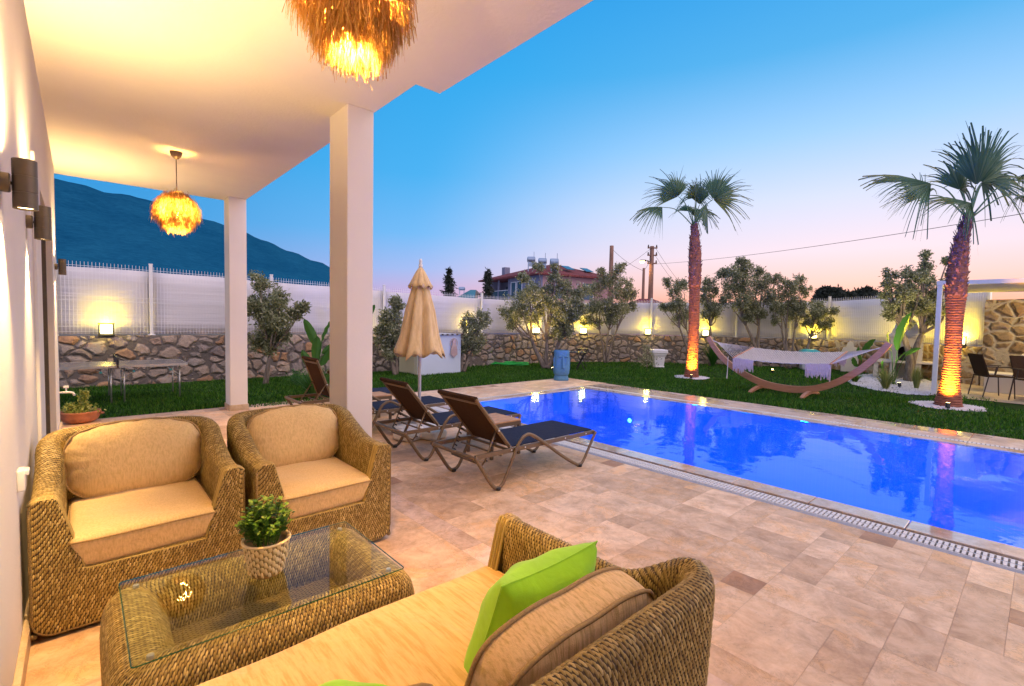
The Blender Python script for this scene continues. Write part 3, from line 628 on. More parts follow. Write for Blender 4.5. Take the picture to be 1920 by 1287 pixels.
def fence(label, poly, tops, us):
    t = thing('mesh_fence', label, 'fence', (poly[0][0], poly[0][1], 0)); o0 = Vector((poly[0][0], poly[0][1], 0))
    acc = [0]
    for a, b in zip(poly, poly[1:]): acc.append(acc[-1] + math.hypot(b[0] - a[0], b[1] - a[1]))
    def pt(s):
        for i in range(len(poly) - 1):
            if s <= acc[i + 1] + 1e-9: k = (s - acc[i]) / (acc[i + 1] - acc[i]); a, b = poly[i], poly[i + 1]; return Vector((a[0] + (b[0] - a[0]) * k, a[1] + (b[1] - a[1]) * k, 0)) - o0, math.atan2(b[1] - a[1], b[0] - a[0])
        return pt(acc[-1])
    Lt = acc[-1]; top = lambda s: np.interp(s / Lt, [q[0] for q in tops], [q[1] for q in tops])
    np_ = int(round(Lt / 2.45)); pp = [Lt * i / np_ for i in range(np_ + 1)]
    if us:
        pp = [0, Lt]
        for u in us:
            w_ = onwall(u)[0]; best = min((( (poly[i][0] + (poly[i+1][0] - poly[i][0]) * k / 60 - w_.x) ** 2 + (poly[i][1] + (poly[i+1][1] - poly[i][1]) * k / 60 - w_.y) ** 2, acc[i] + (acc[i+1] - acc[i]) * k / 60) for i in range(len(poly) - 1) for k in range(61)))
            pp.append(best[1])
        pp.sort()
    for s in pp:
        p, a = pt(s); m = MB(); h = top(s) + .07 - WH; m.box((0, 0, WH + h / 2), (.06, .06, h), a); m.box((0, 0, WH + h + .012), (.07, .07, .024), a)
        m.box((0, 0, WH + .01), (.12, .12, .02), a); m.build('post', M_WHITEM, t, loc=p, bevel=.006)
    for s0, s1 in zip(pp, pp[1:]):
        n = max(2, int((s1 - s0) / .3)); rows = []; rb = []
        for k in range(n + 1):
            s = s0 + (s1 - s0) * k / n; p, a = pt(s); nv = Vector((math.sin(a), -math.cos(a), 0)); w = rnd.uniform(-.012, .012)
            rows.append([p + nv * (-.045 + w * (z not in (0, 5))) + Vector((0, 0, WH + .02 + (top(s) - .09 - WH) * z / 5 + (rnd.uniform(-.008, .008) if z == 5 else 0))) for z in range(6)])
        m = MB(); m.grid(rows); o = m.build('privacy_sheet', M_SHEET, t, smooth=True); so_ = o.modifiers.new('thick', 'SOLIDIFY'); so_.thickness = .006
        m = MB(); k = 0
        while s0 + .05 + k * .055 < s1 - .03:
            s = s0 + .05 + k * .055; p, a = pt(s); nv = Vector((math.sin(a), -math.cos(a), 0)); H = top(s) + .03
            m.box(p + nv * .0 + Vector((0, 0, (WH + .03 + H) / 2)), (.006, .006, H - WH - .03), a); k += 1
        for f in (.03, .10, .46, .52, .86, .94):
            p0, a = pt(s0 + .02); p1, _ = pt(s1 - .02); z0 = WH + .04 + (top(s0) - WH) * f; z1 = WH + .04 + (top(s1) - WH) * f
            fold = .03 if f in (.46, .10, .86) else .0; nv = Vector((math.sin(a), -math.cos(a), 0)) * fold
            m.tube([p0 + nv + Vector((0, 0, z0)), p1 + nv + Vector((0, 0, z1))], .0045, 4)
        m.build('wire_panel', M_MESH, t)
    return t
fence('white mesh fence with pale screening along the left garden wall', WL, [(0, 2.34), (.3, 2.33), (.45, 2.28), (.8, 2.12), (1, 2.12)], [-60, 112, 280, 508, 722, 903, 1012])
fence('white mesh fence with pale screening behind the olive trees and hammock', WR, [(0, 2.12), (.4, 2.2), (1, 2.3)], [1142, 1220, 1300, 1379, 1480, 1602])
fence('short white mesh fence glowing yellow behind the barbecue and pergola', WR2, [(0, 2.3), (1, 2.42)], None)

# lanterns on the wall
def lantern(u, label, e=20, off=.12, du=0):
    p, a, n = onwall(u, .12, WH)
    t = thing('wall_lantern', label, 'lantern', p, a, 'square lanterns on the garden wall')
    m = MB()
    for sx in (-1, 1):
        for sy in (-1, 1): m.box((sx * .105, sy * .06, .12), (.022, .022, .24))
    m.box((0, 0, .012), (.25, .16, .024)); m.box((0, 0, .235), (.25, .16, .02)); m.build('frame', M_BLACK, t, bevel=.003)
    m = MB(); m.bb((-.09, -.068, .05), (.09, -.062, .205)); m.build('pane', M_LPANE, t)
    m = MB(); m.bb((-.09, .056, .05), (.09, .062, .205)); m.build('pane', M_LPANE, t)
    lamp('lantern_light', 'POINT', (0, .035, .26), e * 1.7, (1.0, 0.68, 0.02), t, .05); lamp('lantern_light', 'POINT', (0, -.16, .15), e * .3, (1.0, 0.74, 0.1), t, .03)
lantern(200, 'square wall lantern above the tennis table, leftmost of the lit lanterns', 18, .05)
lantern(672, 'square wall lantern hidden behind the front pillar, beside the dark shrub', 12)
lantern(878, 'square wall lantern glowing through the small olive tree right of the white hut', 14)
lantern(1000, 'square wall lantern behind the trunks of the big forked olive tree', 20)
lantern(1090, 'square wall lantern on the stone wall right above the black folding table', 20)
lantern(1212, 'square wall lantern above the white pedestal, left of the slim palm', 18)
lantern(1320, 'square wall lantern just right of the slim palm trunk', 20)
lantern(1522, 'square wall lantern above the teal-lidded bin', 20)
lantern(1702, 'wall lantern hidden behind the barbecue chimney', 26)
lantern(1806, 'wall lantern hidden behind the stout palm trunk', 42)

# ================================================================== THE HOUSE
WX = -0.20; CH = 3.1
hs = thing('villa', 'white rendered villa with flat porch roof and square pillars, on the left', 'house', (WX, 0, 0))
def hb(a, b): return ((a[0] - WX, a[1], a[2]), (b[0] - WX, b[1], b[2]))
m = MB()
m.bb(*hb((WX - .35, -2.5, -.1), (WX, 4.45, CH))); m.bb(*hb((WX - .35, 4.45, 2.28), (WX, 6.8, CH))); m.bb(*hb((WX - .35, 6.8, -.1), (WX, 7.9, CH)))
m.bb(*hb((WX - 4, 7.75, -.1), (WX, 8.2, CH))) if False else None
m.build('wall', M_WALL, hs)
m = MB(); m.bb(*hb((WX - .3, 4.46, .0), (WX - .10, 6.79, 2.279))); m.build('door_recess', M_DGREY, hs)
m = MB(); m.bb(*hb((WX - .10, 4.47, .06), (WX - .085, 6.78, 2.26))); dd = m.build('sliding_door', M_WPANE, hs)
m = MB()
for y0 in (4.46, 5.6, 6.69): m.bb(*hb((WX - .085, y0, .0), (WX - .045, y0 + .09, 2.27)))
m.bb(*hb((WX - .085, 4.56, 2.2), (WX - .046, 6.68, 2.27))); m.build('frame', M_DGREY, dd)
# raised plaster band beside the door
m = MB(); m.bb(*hb((WX, 3.98, .0), (WX + .018, 4.44, 2.33))); m.build('door_surround', M_WALL, hs, bevel=.004)
for a, b in (((WX, 1.2, 0), (WX + .022, 2.86, .085)), ((WX, 2.86, 0), (WX + .045, 3.0, .10)), ((WX, 3.0, 0), (WX + .02, 3.97, .08)), ((WX, 6.82, 0), (WX + .02, 7.89, .08))):
    m = MB(); m.bb(*hb(a, b)); m.build('skirting', M_SKIRT, hs, bevel=.003)
m = MB()
poly = [(-.35, 8.25 - .0), (0 - 4, 8.25), (-4, -3), (2.05 - WX, -3), (2.05 - WX, 3.15), (1.85 - WX, 3.15), (1.85 - WX, 8.25)]
poly = [(-4.2, -3), (2.05 - WX, -3), (2.05 - WX, 3.15), (1.845 - WX, 3.15), (1.845 - WX, 8.25), (-4.2, 8.25)]
m.prism(poly, CH, CH + .45); m.build('porch_roof', M_CEIL, hs)
for i, (a, b) in enumerate((((1.61, 3.80), (1.835, 4.17)), ((1.61, 7.92), (1.84, 8.22)))):
    m = MB(); m.bb(*hb((a[0], a[1], 0), (b[0], b[1], CH))); p = m.build('pillar', M_PIL, hs, bevel=.008)
    m = MB(); m.bb(*hb((a[0] - .012, a[1] - .012, 0), (b[0] + .012, b[1] + .012, .085))); m.build('plinth', M_SKIRT, p, bevel=.003)
# back part of the house, behind the camera
m = MB(); m.bb(*hb((WX - .35, -3.4, -.1), (2.0, -3.0, CH))); m.build('end_wall', M_WALL, hs)

# wall sconces
def sconce(y, z, label, e):
    t = thing('wall_sconce', label, 'wall lamp', (WX + 0, y, z), 0, 'up and down wall sconces')
    m = MB(); m.lathe([(0, 0), (.034, 0), (.034, .022), (.030, .026), (0, .026)], 24); o = m.build('mount', M_GUN, t, smooth='auto'); o.rotation_euler = (0, R(90), 0)
    m = MB(); m.tube([(.024, 0, 0), (.04, 0, 0)], .006, 10); m.build('arm', M_GUN, t, smooth=True)
    m = MB(); x = .062; m.lathe([(.026, -.078), (.0335, -.086), (.0335, -.031), (.0322, -.030), (.0322, -.028), (.0335, -.027), (.0335, .027), (.0322, .028), (.0322, .030), (.0335, .031), (.0335, .086), (.026, .078)], 32, (x, 0, 0)); m.build('housing', M_GUN, t, smooth='auto')
    for s in (-1, 1):
        m = MB(); m.lathe([(0, 0), (.026, 0), (.026, .002), (0, .002)], 20, (x, 0, s * .079 - .001)); m.build('lens', M_SLENS, t)
        lamp('sconce_light', 'SPOT', (x, 0, s * .09), e * (7.5 if s < 0 else 7.5), (1.0, 0.63, 0.26), t, .012, (-.16 if s < 0 else .10, 0, s), R(75 if s < 0 else 155), blend=1.0)
sconce(2.46, 1.85, 'grey cylinder wall sconce nearest the camera', 15)
sconce(3.56, 1.865, 'grey cylinder wall sconce on the door surround, second along the wall', 15)
sconce(.95, 1.86, 'grey cylinder wall sconce beside the camera, out of the picture', 15)
sconce(5.6, 1.95, 'X', 15) if False else None
sconce(7.35, 1.90, 'smallest grey cylinder wall sconce, at the far corner of the house wall', 15)
# socket, tap
t = thing('wall_socket', 'white covered wall socket low on the house wall', 'socket', (WX, 2.75, .72)); m = MB(); m.rbox((.012, 0, 0), (.024, .075, .085), .006, 2); m.build('plate', M_WHITEP, t, smooth=True); m = MB(); m.rbox((.026, 0, .03), (.02, .06, .02), .004, 2); m.build('cover', M_WHITEP, t, smooth=True)
p = Vector((WX + .0, 7.82, .44)); t = thing('garden_tap', 'white plastic garden tap on the house corner above the clay bowl', 'tap', p)
m = MB(); m.tube([(0, 0, 0), (.09, 0, 0), (.12, 0, -.01), (.135, 0, -.045)], .012, 10); m.build('spout', M_WHITEP, t, smooth=True); m = MB(); m.tube([(.06, 0, .01), (.06, 0, .05)], .008, 8); m.box((.06, 0, .065), (.05, .02, .03)); m.build('handle', M_WHITEP, t, bevel=.004)

# raffia pendants
def pendant(x, y, zc, r, h, label, n, e, seed):
    q = np.random.default_rng(seed); t = thing('pendant_lamp', label, 'pendant lamp', (x, y, CH), 0, 'raffia pendants under the porch roof')
    m = MB(); m.lathe([(0, -.075), (.022, -.07), (.045, -.045), (.056, -.012), (.058, 0)], 24); m.build('canopy', M_DBROWN, t, smooth=True)
    m = MB(); m.tube([(0, 0, -.07), (0, 0, zc - CH + h * .46)], .0045, 6); m.build('cord', M_DBROWN, t)
    Vv = []; Ff = []
    tiers = [(.52, .28), (.50, .60), (.36, .90), (.20, 1.02), (.04, 1.0), (-.10, .92), (-.20, .78), (-.24, .5)]
    for (zz, rr) in tiers:
        for k in range(n):
            th = q.uniform(0, 2 * PI); z0 = zc - CH + h * zz + q.normal(0, .018); rad = r * rr * .80 + q.normal(0, .008)
            L = h * q.uniform(.22, .38); fl = q.uniform(.0, .30) * r if zz > -.1 else q.uniform(-.16, .08) * r; tw = q.normal(0, .20)
            w = q.uniform(.0012, .0034); d0 = np.array([math.cos(th), math.sin(th), 0]); tg = np.array([-math.sin(th), math.cos(th), 0]); b = len(Vv)
            for s in (0, .5, 1):
                c = d0 * (rad + fl * math.sin(s * 1.9) + (.012 if s else 0)) + tg * (tw * L * s + q.normal(0, .003)) + np.array([0, 0, z0 - L * s * (1 - .1 * s)]); ww = w * (1 - .6 * s)
                wd = tg * ww + d0 * q.normal(0, ww * .6); Vv += [c - wd, c + wd]
            Ff += [(b, b + 1, b + 3, b + 2), (b + 2, b + 3, b + 5, b + 4)]
    fast('raffia_shade', Vv, Ff, M_RAFF, t)
    m = MB()
    for (zz, rr) in tiers: m.tube([(math.cos(a) * r * rr * .76, math.sin(a) * r * rr * .76, zc - CH + h * zz) for a in np.linspace(0, 2 * PI, 24, endpoint=False)], .003, 5, closed=True)
    m.build('wire_hoop', M_DBROWN, t)
    m = MB(); m.lathe([(0, -.05), (.02, -.045), (.032, -.02), (.028, .01), (.014, .035), (.013, .06)], 16, (0, 0, zc - CH - .06)); m.build('bulb', M_BULB, t, smooth=True)
    lamp('bulb_light', 'POINT', (0, 0, zc - CH - .02), e * 1.0, (1.0, 0.50, 0.11), t, .08)
    lamp('bulb_light', 'POINT', (0, 0, zc - CH - h * .22), e * .85, (1.0, 0.54, 0.12), t, .05)
pendant(.80, 1.83, 2.64, .205, .46, 'large shaggy raffia pendant hanging over the coffee table, close to the camera', 1000, 235, 3)
pendant(.78, 6.2, 2.47, .20, .36, 'shaggy raffia pendant hanging at the far end of the porch', 620, 190, 4)

# ================================================================== RATTAN FURNITURE
def sm(x): x = max(0, min(1, x)); return x * x * (3 - 2 * x)
M_STRAND = NM('rattan_strand', 0.42, 0.4)
_g = M_STRAND.n('ShaderNodeNewGeometry'); _n = M_STRAND.noise(M_STRAND.pos(), 5, 3)
M_STRAND.col(M_STRAND.mix(1.0, M_STRAND.ramp(_g.outputs['Random Per Island'], [(0, (0.22, 0.145, 0.036)), (0.35, (0.31, 0.215, 0.058)), (0.75, (0.39, 0.285, 0.085)), (1, (0.55, 0.42, 0.17))]), M_STRAND.ramp(_n, [(0.3, (0.78, 0.76, 0.72)), (0.7, (1.1, 1.1, 1.08))]), 'MULTIPLY'))
_n2 = M_STRAND.noise(M_STRAND.pos((1, 1, 1)), 260, 2); M_STRAND.bump(_n2, 0.25, 0.001); M_STRAND = M_STRAND.m
M_CORD = simple('basket_cord', (0.92, 0.68, 0.34), 0.7, 0, 0.15, 60, 0.2)
M_CORD0 = simple('basket_inner', (0.40, 0.26, 0.11), 0.8)
M_UNDER = simple('rattan_underlayer', (0.05, 0.03, 0.010), 0.8, scale=60)
def weave(P, U, Vc, w, h, parent, seed, vmin=0.0, vmax=9.0, flip=1, mat=None):
    # short strand floats woven over the surface P[i][j] with arc lengths U[i], Vc[i][j]
    q = np.random.default_rng(seed); P = np.asarray(P, float); U = np.asarray(U, float); Vc = np.asarray(Vc, float)
    nt_, ns_ = 6, 3; T = np.linspace(0, 1, nt_); A = np.linspace(-1, 1, ns_); VV = []; n = 0; FF = []
    cols = int((U[-1] - U[0]) / w)
    for c in range(cols):
        uc = U[0] + (c + .5) * w * (U[-1] - U[0]) / (cols * w); eps = w * .5
        def curve(u):
            u = min(max(u, U[0]), U[-1] - 1e-9); i = min(max(int(np.searchsorted(U, u)) - 1, 0), len(U) - 2); k = (u - U[i]) / max(1e-9, U[i + 1] - U[i])
            return P[i] * (1 - k) + P[i + 1] * k, Vc[i] * (1 - k) + Vc[i + 1] * k
        C0, V0 = curve(uc); Ca, Va = curve(uc - eps); Cb, Vb = curve(uc + eps)
        lo, hi = max(V0.min(), vmin), min(V0.max(), vmax); m_ = int((hi - lo) / h) + 2
        v0 = lo + (np.arange(m_) - (.5 if c % 2 else 1.0)) * h + q.normal(0, h * .025, m_)
        v0 = v0[(v0 > lo - h * .4) & (v0 + h < hi + h * .5)]
        if not len(v0): continue
        L = h * q.uniform(1.02, 1.22, len(v0)); v = v0[:, None] - L[:, None] * .06 + L[:, None] * T[None, :]; v = np.clip(v, V0.min(), V0.max())
        f = lambda C_, V_, x: np.stack([np.interp(x, V_, C_[:, k]) for k in range(3)], -1)
        X = f(C0, V0, v); Xa = f(Ca, Va, v); Xb = f(Cb, Vb, v); du = Xb - Xa; ln = np.linalg.norm(du, axis=-1, keepdims=True); sc_ = np.clip(ln / w, .25, 1.3); du = du / np.maximum(ln, 1e-6)
        dv = f(C0, V0, np.clip(v + .004, V0.min(), V0.max())) - f(C0, V0, np.clip(v - .004, V0.min(), V0.max())); dv /= np.maximum(np.linalg.norm(dv, axis=-1, keepdims=True), 1e-6)
        nr_ = np.cross(du, dv) * flip; sway = (.0013 * np.sin((T[None, :] - .5) * PI * 1.1) + q.normal(0, .0006, (len(v0), 1))); amp = .0047 * np.sin(PI * T) ** .8 - .0012
        amp = amp[None, :] * q.uniform(.8, 1.15, (len(v0), 1)); wd = w * .50 * (.72 + .28 * np.sin(PI * T))[None, :] * q.uniform(.9, 1.08, (len(v0), 1))
        for a in A: VV.append((X + du * ((sway + a * wd)[..., None] * sc_) + nr_ * (amp - .0022 * a * a)[..., None]))
        B = np.stack(VV[-ns_:], 2); VV = VV[:-ns_]; VV.append(B.reshape(-1, 3)); k = len(v0)
        idx = np.arange(k)[:, None, None] * (nt_ * ns_) + np.arange(nt_ - 1)[None, :, None] * ns_ + np.arange(ns_ - 1)[None, None, :] + n
        FF.append(np.stack([idx, idx + 1, idx + ns_ + 1, idx + ns_], -1).reshape(-1, 4)); n += k * nt_ * ns_
    return fast('weave', np.concatenate(VV), np.concatenate(FF), mat or M_STRAND, parent, None, True)

def rattan_body(t, Wd, Dp, hf, hb_, left=True, right=True, seatz=.265, th=.10, rc=.27, ka=.20, kb=.92):
    # plan path of the outer face: left arm front -> back -> right arm front   (front is y=0, back y=Dp)
    path = []; x0, x1 = -Wd / 2, Wd / 2
    def arc(cx, cy, a0, a1, n=12):
        for k in range(1, n + 1):
            a = a0 + (a1 - a0) * k / n; path.append((cx + rc * math.cos(a), cy + rc * math.sin(a), math.cos(a), math.sin(a)))
    ns = 26
    if left:
        for k in range(ns + 1): path.append((x0, (Dp - rc) * k / ns, -1, 0))
        arc(x0 + rc, Dp - rc, PI, PI / 2)
    else: path.append((x0, Dp, 0, 1))
    xa, xb = (x0 + rc if left else x0), (x1 - rc if right else x1)
    for k in range(1, 26): path.append((xa + (xb - xa) * k / 25, Dp, 0, 1))
    if right:
        arc(x1 - rc, Dp - rc, PI / 2, 0)
        for k in range(1, ns + 1): path.append((x1, (Dp - rc) * (1 - k / ns), 1, 0))
    rows = []; UV = []; L = 0; prev = None
    for (x, y, nx, ny) in path:
        if prev: L += math.hypot(x - prev[0], y - prev[1])
        prev = (x, y); k = y / Dp
        h = hf + (hb_ - hf) * (sm((k - ka) / (kb - ka)) if abs(nx) > .01 or True else 1)
        lean = .035 * sm((k - .6) / .4)
        ti = th if not (ny > .5) else th * .92
        cs = [(-.004, .03), (0, .06), (0, h * .3), (0, h * .55), (0, h * .78), (0, h - .05), (.006, h - .022), (.022, h - .006), (.045, h), (ti - .030, h - .004), (ti - .010, h - .020), (ti, h - .05), (ti + .004, h * .75), (ti + .008, .40), (ti + .01, seatz), (ti + .01, seatz - .08)]
        row = []; uvr = []; c = 0; pc = None
        for (d, z) in cs:
            if pc: c += math.hypot(d - pc[0], z - pc[1])
            pc = (d, z); dd = d - lean * (z / h)
            row.append((x - nx * dd, y - ny * dd, z)); uvr.append((L, c))
        rows.append(row); UV.append(uvr)
    PR, UR, CR = rows, [r_[0][0] for r_ in UV], [[q_[1] for q_ in r_] for r_ in UV]
    m = MB(); m.grid(rows, UV)
    # front panel with the U-shaped opening
    xs = []; n = 90
    for k in range(n + 1): xs.append(x0 + Wd * k / n)
    def top(x):
        dl = x - x0; dr = x1 - x; d = min(dl if left else 9, dr if right else 9)
        e = .018 * (1 - min(1, d / .03)) ** 2 if d < .03 else 0
        if d <= th - .015: return hf - e
        k = (d - (th - .015)) / .085; flat = seatz + .01
        if k >= 1: return flat
        return flat + (hf - flat) * (1 - k) ** .9 * (1 if k > .04 else 1)
    def bot(x):
        d = min(x - x0 if left else 9, x1 - x if right else 9); r = .075
        return .025 + (r - math.sqrt(max(0, r * r - (r - d) ** 2)) if d < r else 0)
    rows = []; UVf = []
    for x in xs:
        tp, bt = top(x), bot(x); row = []; uvr = []
        for (yy, z) in [(-.004, bt + (tp - bt) * j / 14) for j in range(15)]: row.append((x, yy, z)); uvr.append((x + 3, z))
        row += [(x, .012, tp + .004), (x, .05, tp), (x, .055, bt)]; uvr += [(x + 3, tp + .02), (x + 3, tp + .05), (x + 3, tp + .4)]
        rows.append(row); UVf.append(uvr)
    m.grid(rows, UVf, cv=False)
    shell = m.build('rattan_shell', M_UNDER, t, smooth='auto')
    weave(PR, UR, CR, .0070, .0255, shell, 3, flip=-1)
    FP = [r_[:17] for r_ in rows][::-1]; FU = [Wd - (r_[0][0] - x0) for r_ in rows][::-1]; FV = []
    for r_ in FP:
        c = [0]
        for a, b in zip(r_, r_[1:]): c.append(c[-1] + math.dist(a, b))
        FV.append([c_ + r_[0][2] for c_ in c])
    weave([r_ for r_ in FP[::-1]], [Wd - u for u in FU[::-1]], FV[::-1], .0070, .0255, shell, 4)
    # plaited rims
    m = MB(); edge = []
    if left: edge += [(x0 + .012 - .006, -.006, bot(x0 + .01) + .03)] if False else []
    P = [(x, -.004, top(x) + .003) for x in xs if (left and x - x0 < th + .13) or (right and x1 - x < th + .13) or True]
    for yy in (.003, .017, .031, .045): m.tube([(p[0], yy, p[2] - .004) for p in P], .0066, 6)
    m.build('wrapped_edge', M_STRAND, t, smooth=True); m = MB()
    B = [(x, 0.0, bot(x) + .0) for x in xs]; 
    if left: B = [(x0 + .002, -.002, k) for k in np.linspace(hf - .03, .11, 8)] + B
    if right: B = B + [(x1 - .002, -.002, k) for k in np.linspace(.11, hf - .03, 8)]
    m.tube(B, .006, 7)
    m.build('plaited_rim', M_WICKB, t, smooth=True)
    m = MB(); bt = [(x - nx * .006, y - ny * .006, .035) for (x, y, nx, ny) in path]; m.tube(bt, .012, 7); m.build('base_rim', M_WICKB, t, smooth=True)
    m = MB(); m.bb((x0 + .1, .05, .03), (x1 - (.1 if right else 0), Dp - .1, .05)); m.bb((x0 + (th if left else 0), .04, seatz - .05), (x1 - th, Dp - .10, seatz - .02)); m.build('seat_deck', M_DBROWN, t)
    m = MB()
    for sx in (-1, 1):
        for yy in (.09, Dp - .12): m.lathe([(.0, 0), (.018, 0), (.018, .03), (0, .03)], 12, (sx * (Wd / 2 - .12), yy, 0))
    m.build('foot', M_BLACK, t)

def seat_cushion(t, xa, xb, ya, yb, z0, z1, mat, taper=.10, cover='seat_cushion', taperR=None):
    cx, cy, cz = (xa + xb) / 2, (ya + yb) / 2, (z0 + z1) / 2; d = (xb - xa, yb - ya, z1 - z0)
    tr = taper if taperR is None else taperR
    def fn(q):
        k = (q.z / (d[2] / 2)); u = q.x / (d[0] / 2); w = q.y / (d[1] / 2)
        puff = max(0, (1 - u ** 4)) * max(0, (1 - w ** 4)); z = q.z + (.018 * puff if k > .3 else 0) + .004 * math.sin(q.x * 17 + q.y * 11) * puff
        kk = (1 - k) / 2; x = q.x - (tr if u > 0 else -taper) * kk * min(1, abs(u)) ** 2
        y = q.y + (.035 * kk if w < 0 else 0) * abs(w) + .006 * math.sin(q.x * 9) * (w < -.8)
        return Vector((x, y, z))
    m = MB(); r = .034; m.rbox((cx, cy, cz), d, r, 22, fn, 4); o = m.build(cover, mat, t, smooth=True)
    m = MB(); rr = .05; P = []
    hx, hy = d[0] / 2 + .001, d[1] / 2 + .001
    for (sx, sy, a0) in ((1, 1, 0), (-1, 1, PI / 2), (-1, -1, PI), (1, -1, 1.5 * PI)):
        for k in range(6):
            a = a0 + PI / 2 * k / 5; P.append((sx * (hx - r) + r * math.cos(a), sy * (hy - r) + r * math.sin(a)))
    Q = []
    for i in range(len(P)):
        a, b = P[i], P[(i + 1) % len(P)]; n = max(1, int(math.hypot(b[0] - a[0], b[1] - a[1]) / .04))
        for k in range(n): Q.append((a[0] + (b[0] - a[0]) * k / n, a[1] + (b[1] - a[1]) * k / n))
    P = [fn(Vector((x, y, d[2] / 2 - r * .55))) + Vector((cx, cy, cz)) for x, y in Q]
    m.tube(P, .0042, 6, closed=True); m.build('piping', M_PIPE, o, smooth=True); return o

def boxed_pillow(t, c, w, h, g, bulge, mat, tilt, name='back_cushion', pw=4.5, pm=None, rz=0, mat2=None):
    # outline in x,z (superellipse), gusset of width g, both faces bulged; tilt = lean back about x
    na, nrr = 64, 9; m = MB(); rows = []
    def out(th, k=1.0):
        c_, s_ = math.cos(th), math.sin(th); den = (abs(c_) ** pw + abs(s_) ** pw) ** (1 / pw)
        bump = 1 + .012 * math.sin(th * 5 + c[0] * 9) + .008 * math.sin(th * 11)
        return c_ / den * w / 2 * k * bump, s_ / den * h / 2 * k * bump
    rot = Matrix.Rotation(rz, 3, 'Z') @ Matrix.Rotation(tilt, 3, 'X')
    def tr(x, y, z): return rot @ Vector((x, y, z)) + Vector(c)
    prof = [(k / nrr, -(g / 2 + bulge * (1 - (k / nrr) ** 3.2) ** .8)) for k in range(nrr)] + [(1, -g / 2), (1.012, -g / 6), (1.012, g / 6), (1, g / 2)] + [(k / nrr, (g / 2 + bulge * .7 * (1 - (k / nrr) ** 3.2) ** .8)) for k in range(nrr - 1, -1, -1)]
    for (k, y) in prof:
        row = []
        for i in range(na):
            th = 2 * PI * i / na; x, z = out(th, k); wr = .005 * math.sin(th * 19 + k * 3) * (k ** 4) * (k <= 1); row.append(tr(x, y + wr, z))
        rows.append(row)
    m.grid(rows, cv=True); o = m.build(name, mat, t, smooth=True)
    m = MB()
    for s in ((-1, 1) if g > .02 else (0,)): m.tube([tr(*((lambda q: (q[0], s * g / 2, q[1]))(out(2 * PI * i / na, 1.008)))) for i in range(na)], .006, 6, closed=True)
    m.build('piping', M_PIPE, o, smooth=True); return o

def armchair(loc, label, W_=.80):
    t = thing('rattan_armchair', label, 'armchair', loc, 0, 'rattan armchairs facing the sofa')
    rattan_body(t, W_, .84, .61, .765)
    seat_cushion(t, -W_ / 2 + .112, W_ / 2 - .112, -.022, .66, .272, .425, M_CUSH, .045)
    boxed_pillow(t, (0, .60, .60), W_ - .20, .395, .06, .06, M_CUSH, R(-15), pw=3.3)
    return t
armchair((.225, 2.775, 0), 'left rattan armchair with beige cushions, nearest the house wall')
armchair((1.055, 2.73, 0), 'right rattan armchair with beige cushions, in front of the front pillar', .77)

# sofa: faces the chairs, seen from behind; only its right-hand arm (photo side) is in sight
SXW = 1.46; sofa = thing('rattan_sofa', 'rattan sofa with striped beige cushions, seen from behind at the bottom of the picture', 'sofa', (1.305 - SXW / 2, 1.43, 0), PI)
rattan_body(sofa, SXW, .86, .615, .745, left=True, right=False, rc=.15, th=.088, ka=.62, kb=.97)
seat_cushion(sofa, -SXW / 2 + .09, SXW / 2, -.035, .66, .272, .43, M_CUSHS, .06, taperR=0.0)
boxed_pillow(sofa, (-SXW / 2 + .115 + .30, .665, .545), .57, .36, .10, .04, M_CUSHB, R(-13), pw=3.4)
boxed_pillow(sofa, (-SXW / 2 + .115 + .93, .63, .495), .60, .34, .115, .05, M_CUSHB, R(-13), pw=3.4)

def scatter(loc, size, thick, rx, rz, ry, label):
    n = 34; rows = []; rot = Matrix.Rotation(rz, 3, 'Z') @ Matrix.Rotation(rx, 3, 'X') @ Matrix.Rotation(ry, 3, 'Y')
    m = MB()
    for s in (-1, 1):
        rows = []
        for i in range(n + 1):
            row = []
            for j in range(n + 1):
                u = -1 + 2 * i / n; v = -1 + 2 * j / n; e = .065
                x = u * (1 - e * (1 - v * v)); z = v * (1 - e * (1 - u * u)); a = max(0, (1 - u * u) * (1 - v * v))
                y = s * thick / 2 * a ** .46 + .006 * s * math.sin(u * 9 + v * 5) * a ** .5 + .004 * s * math.sin(v * 21 + u * 3) * (1 - abs(u)) * a ** .3
                row.append(rot @ Vector((x * size / 2, y, z * size / 2)))
            rows.append(row)
        if s < 0: rows = rows[::-1]
        m.grid(rows)
    o = m.build('scatter_cushion', M_GREEN, None, smooth=True, loc=loc); tag(o, label, 'cushion')
    m = MB(); E = []
    for (u, v, du, dv) in ((-1, -1, 1, 0), (1, -1, 0, 1), (1, 1, -1, 0), (-1, 1, 0, -1)):
        for k in range(12):
            a = u + du * 2 * k / 12; b = v + dv * 2 * k / 12; e = .065; E.append(rot @ Vector((a * (1 - e * (1 - b * b)) * size / 2, 0, b * (1 - e * (1 - a * a)) * size / 2)))
    m.tube(E, .0022, 5, closed=True); m.build('seam', M_GREEN, o); return o
scatter((.965, .965, .53), .42, .24, R(20), R(3), R(3), 'lime green cushion leaning on the right back cushion of the sofa')
scatter((.30, 1.06, .485), .40, .16, R(50), R(-3), R(-3), 'lime green cushion on the left of the sofa, mostly out of the picture')

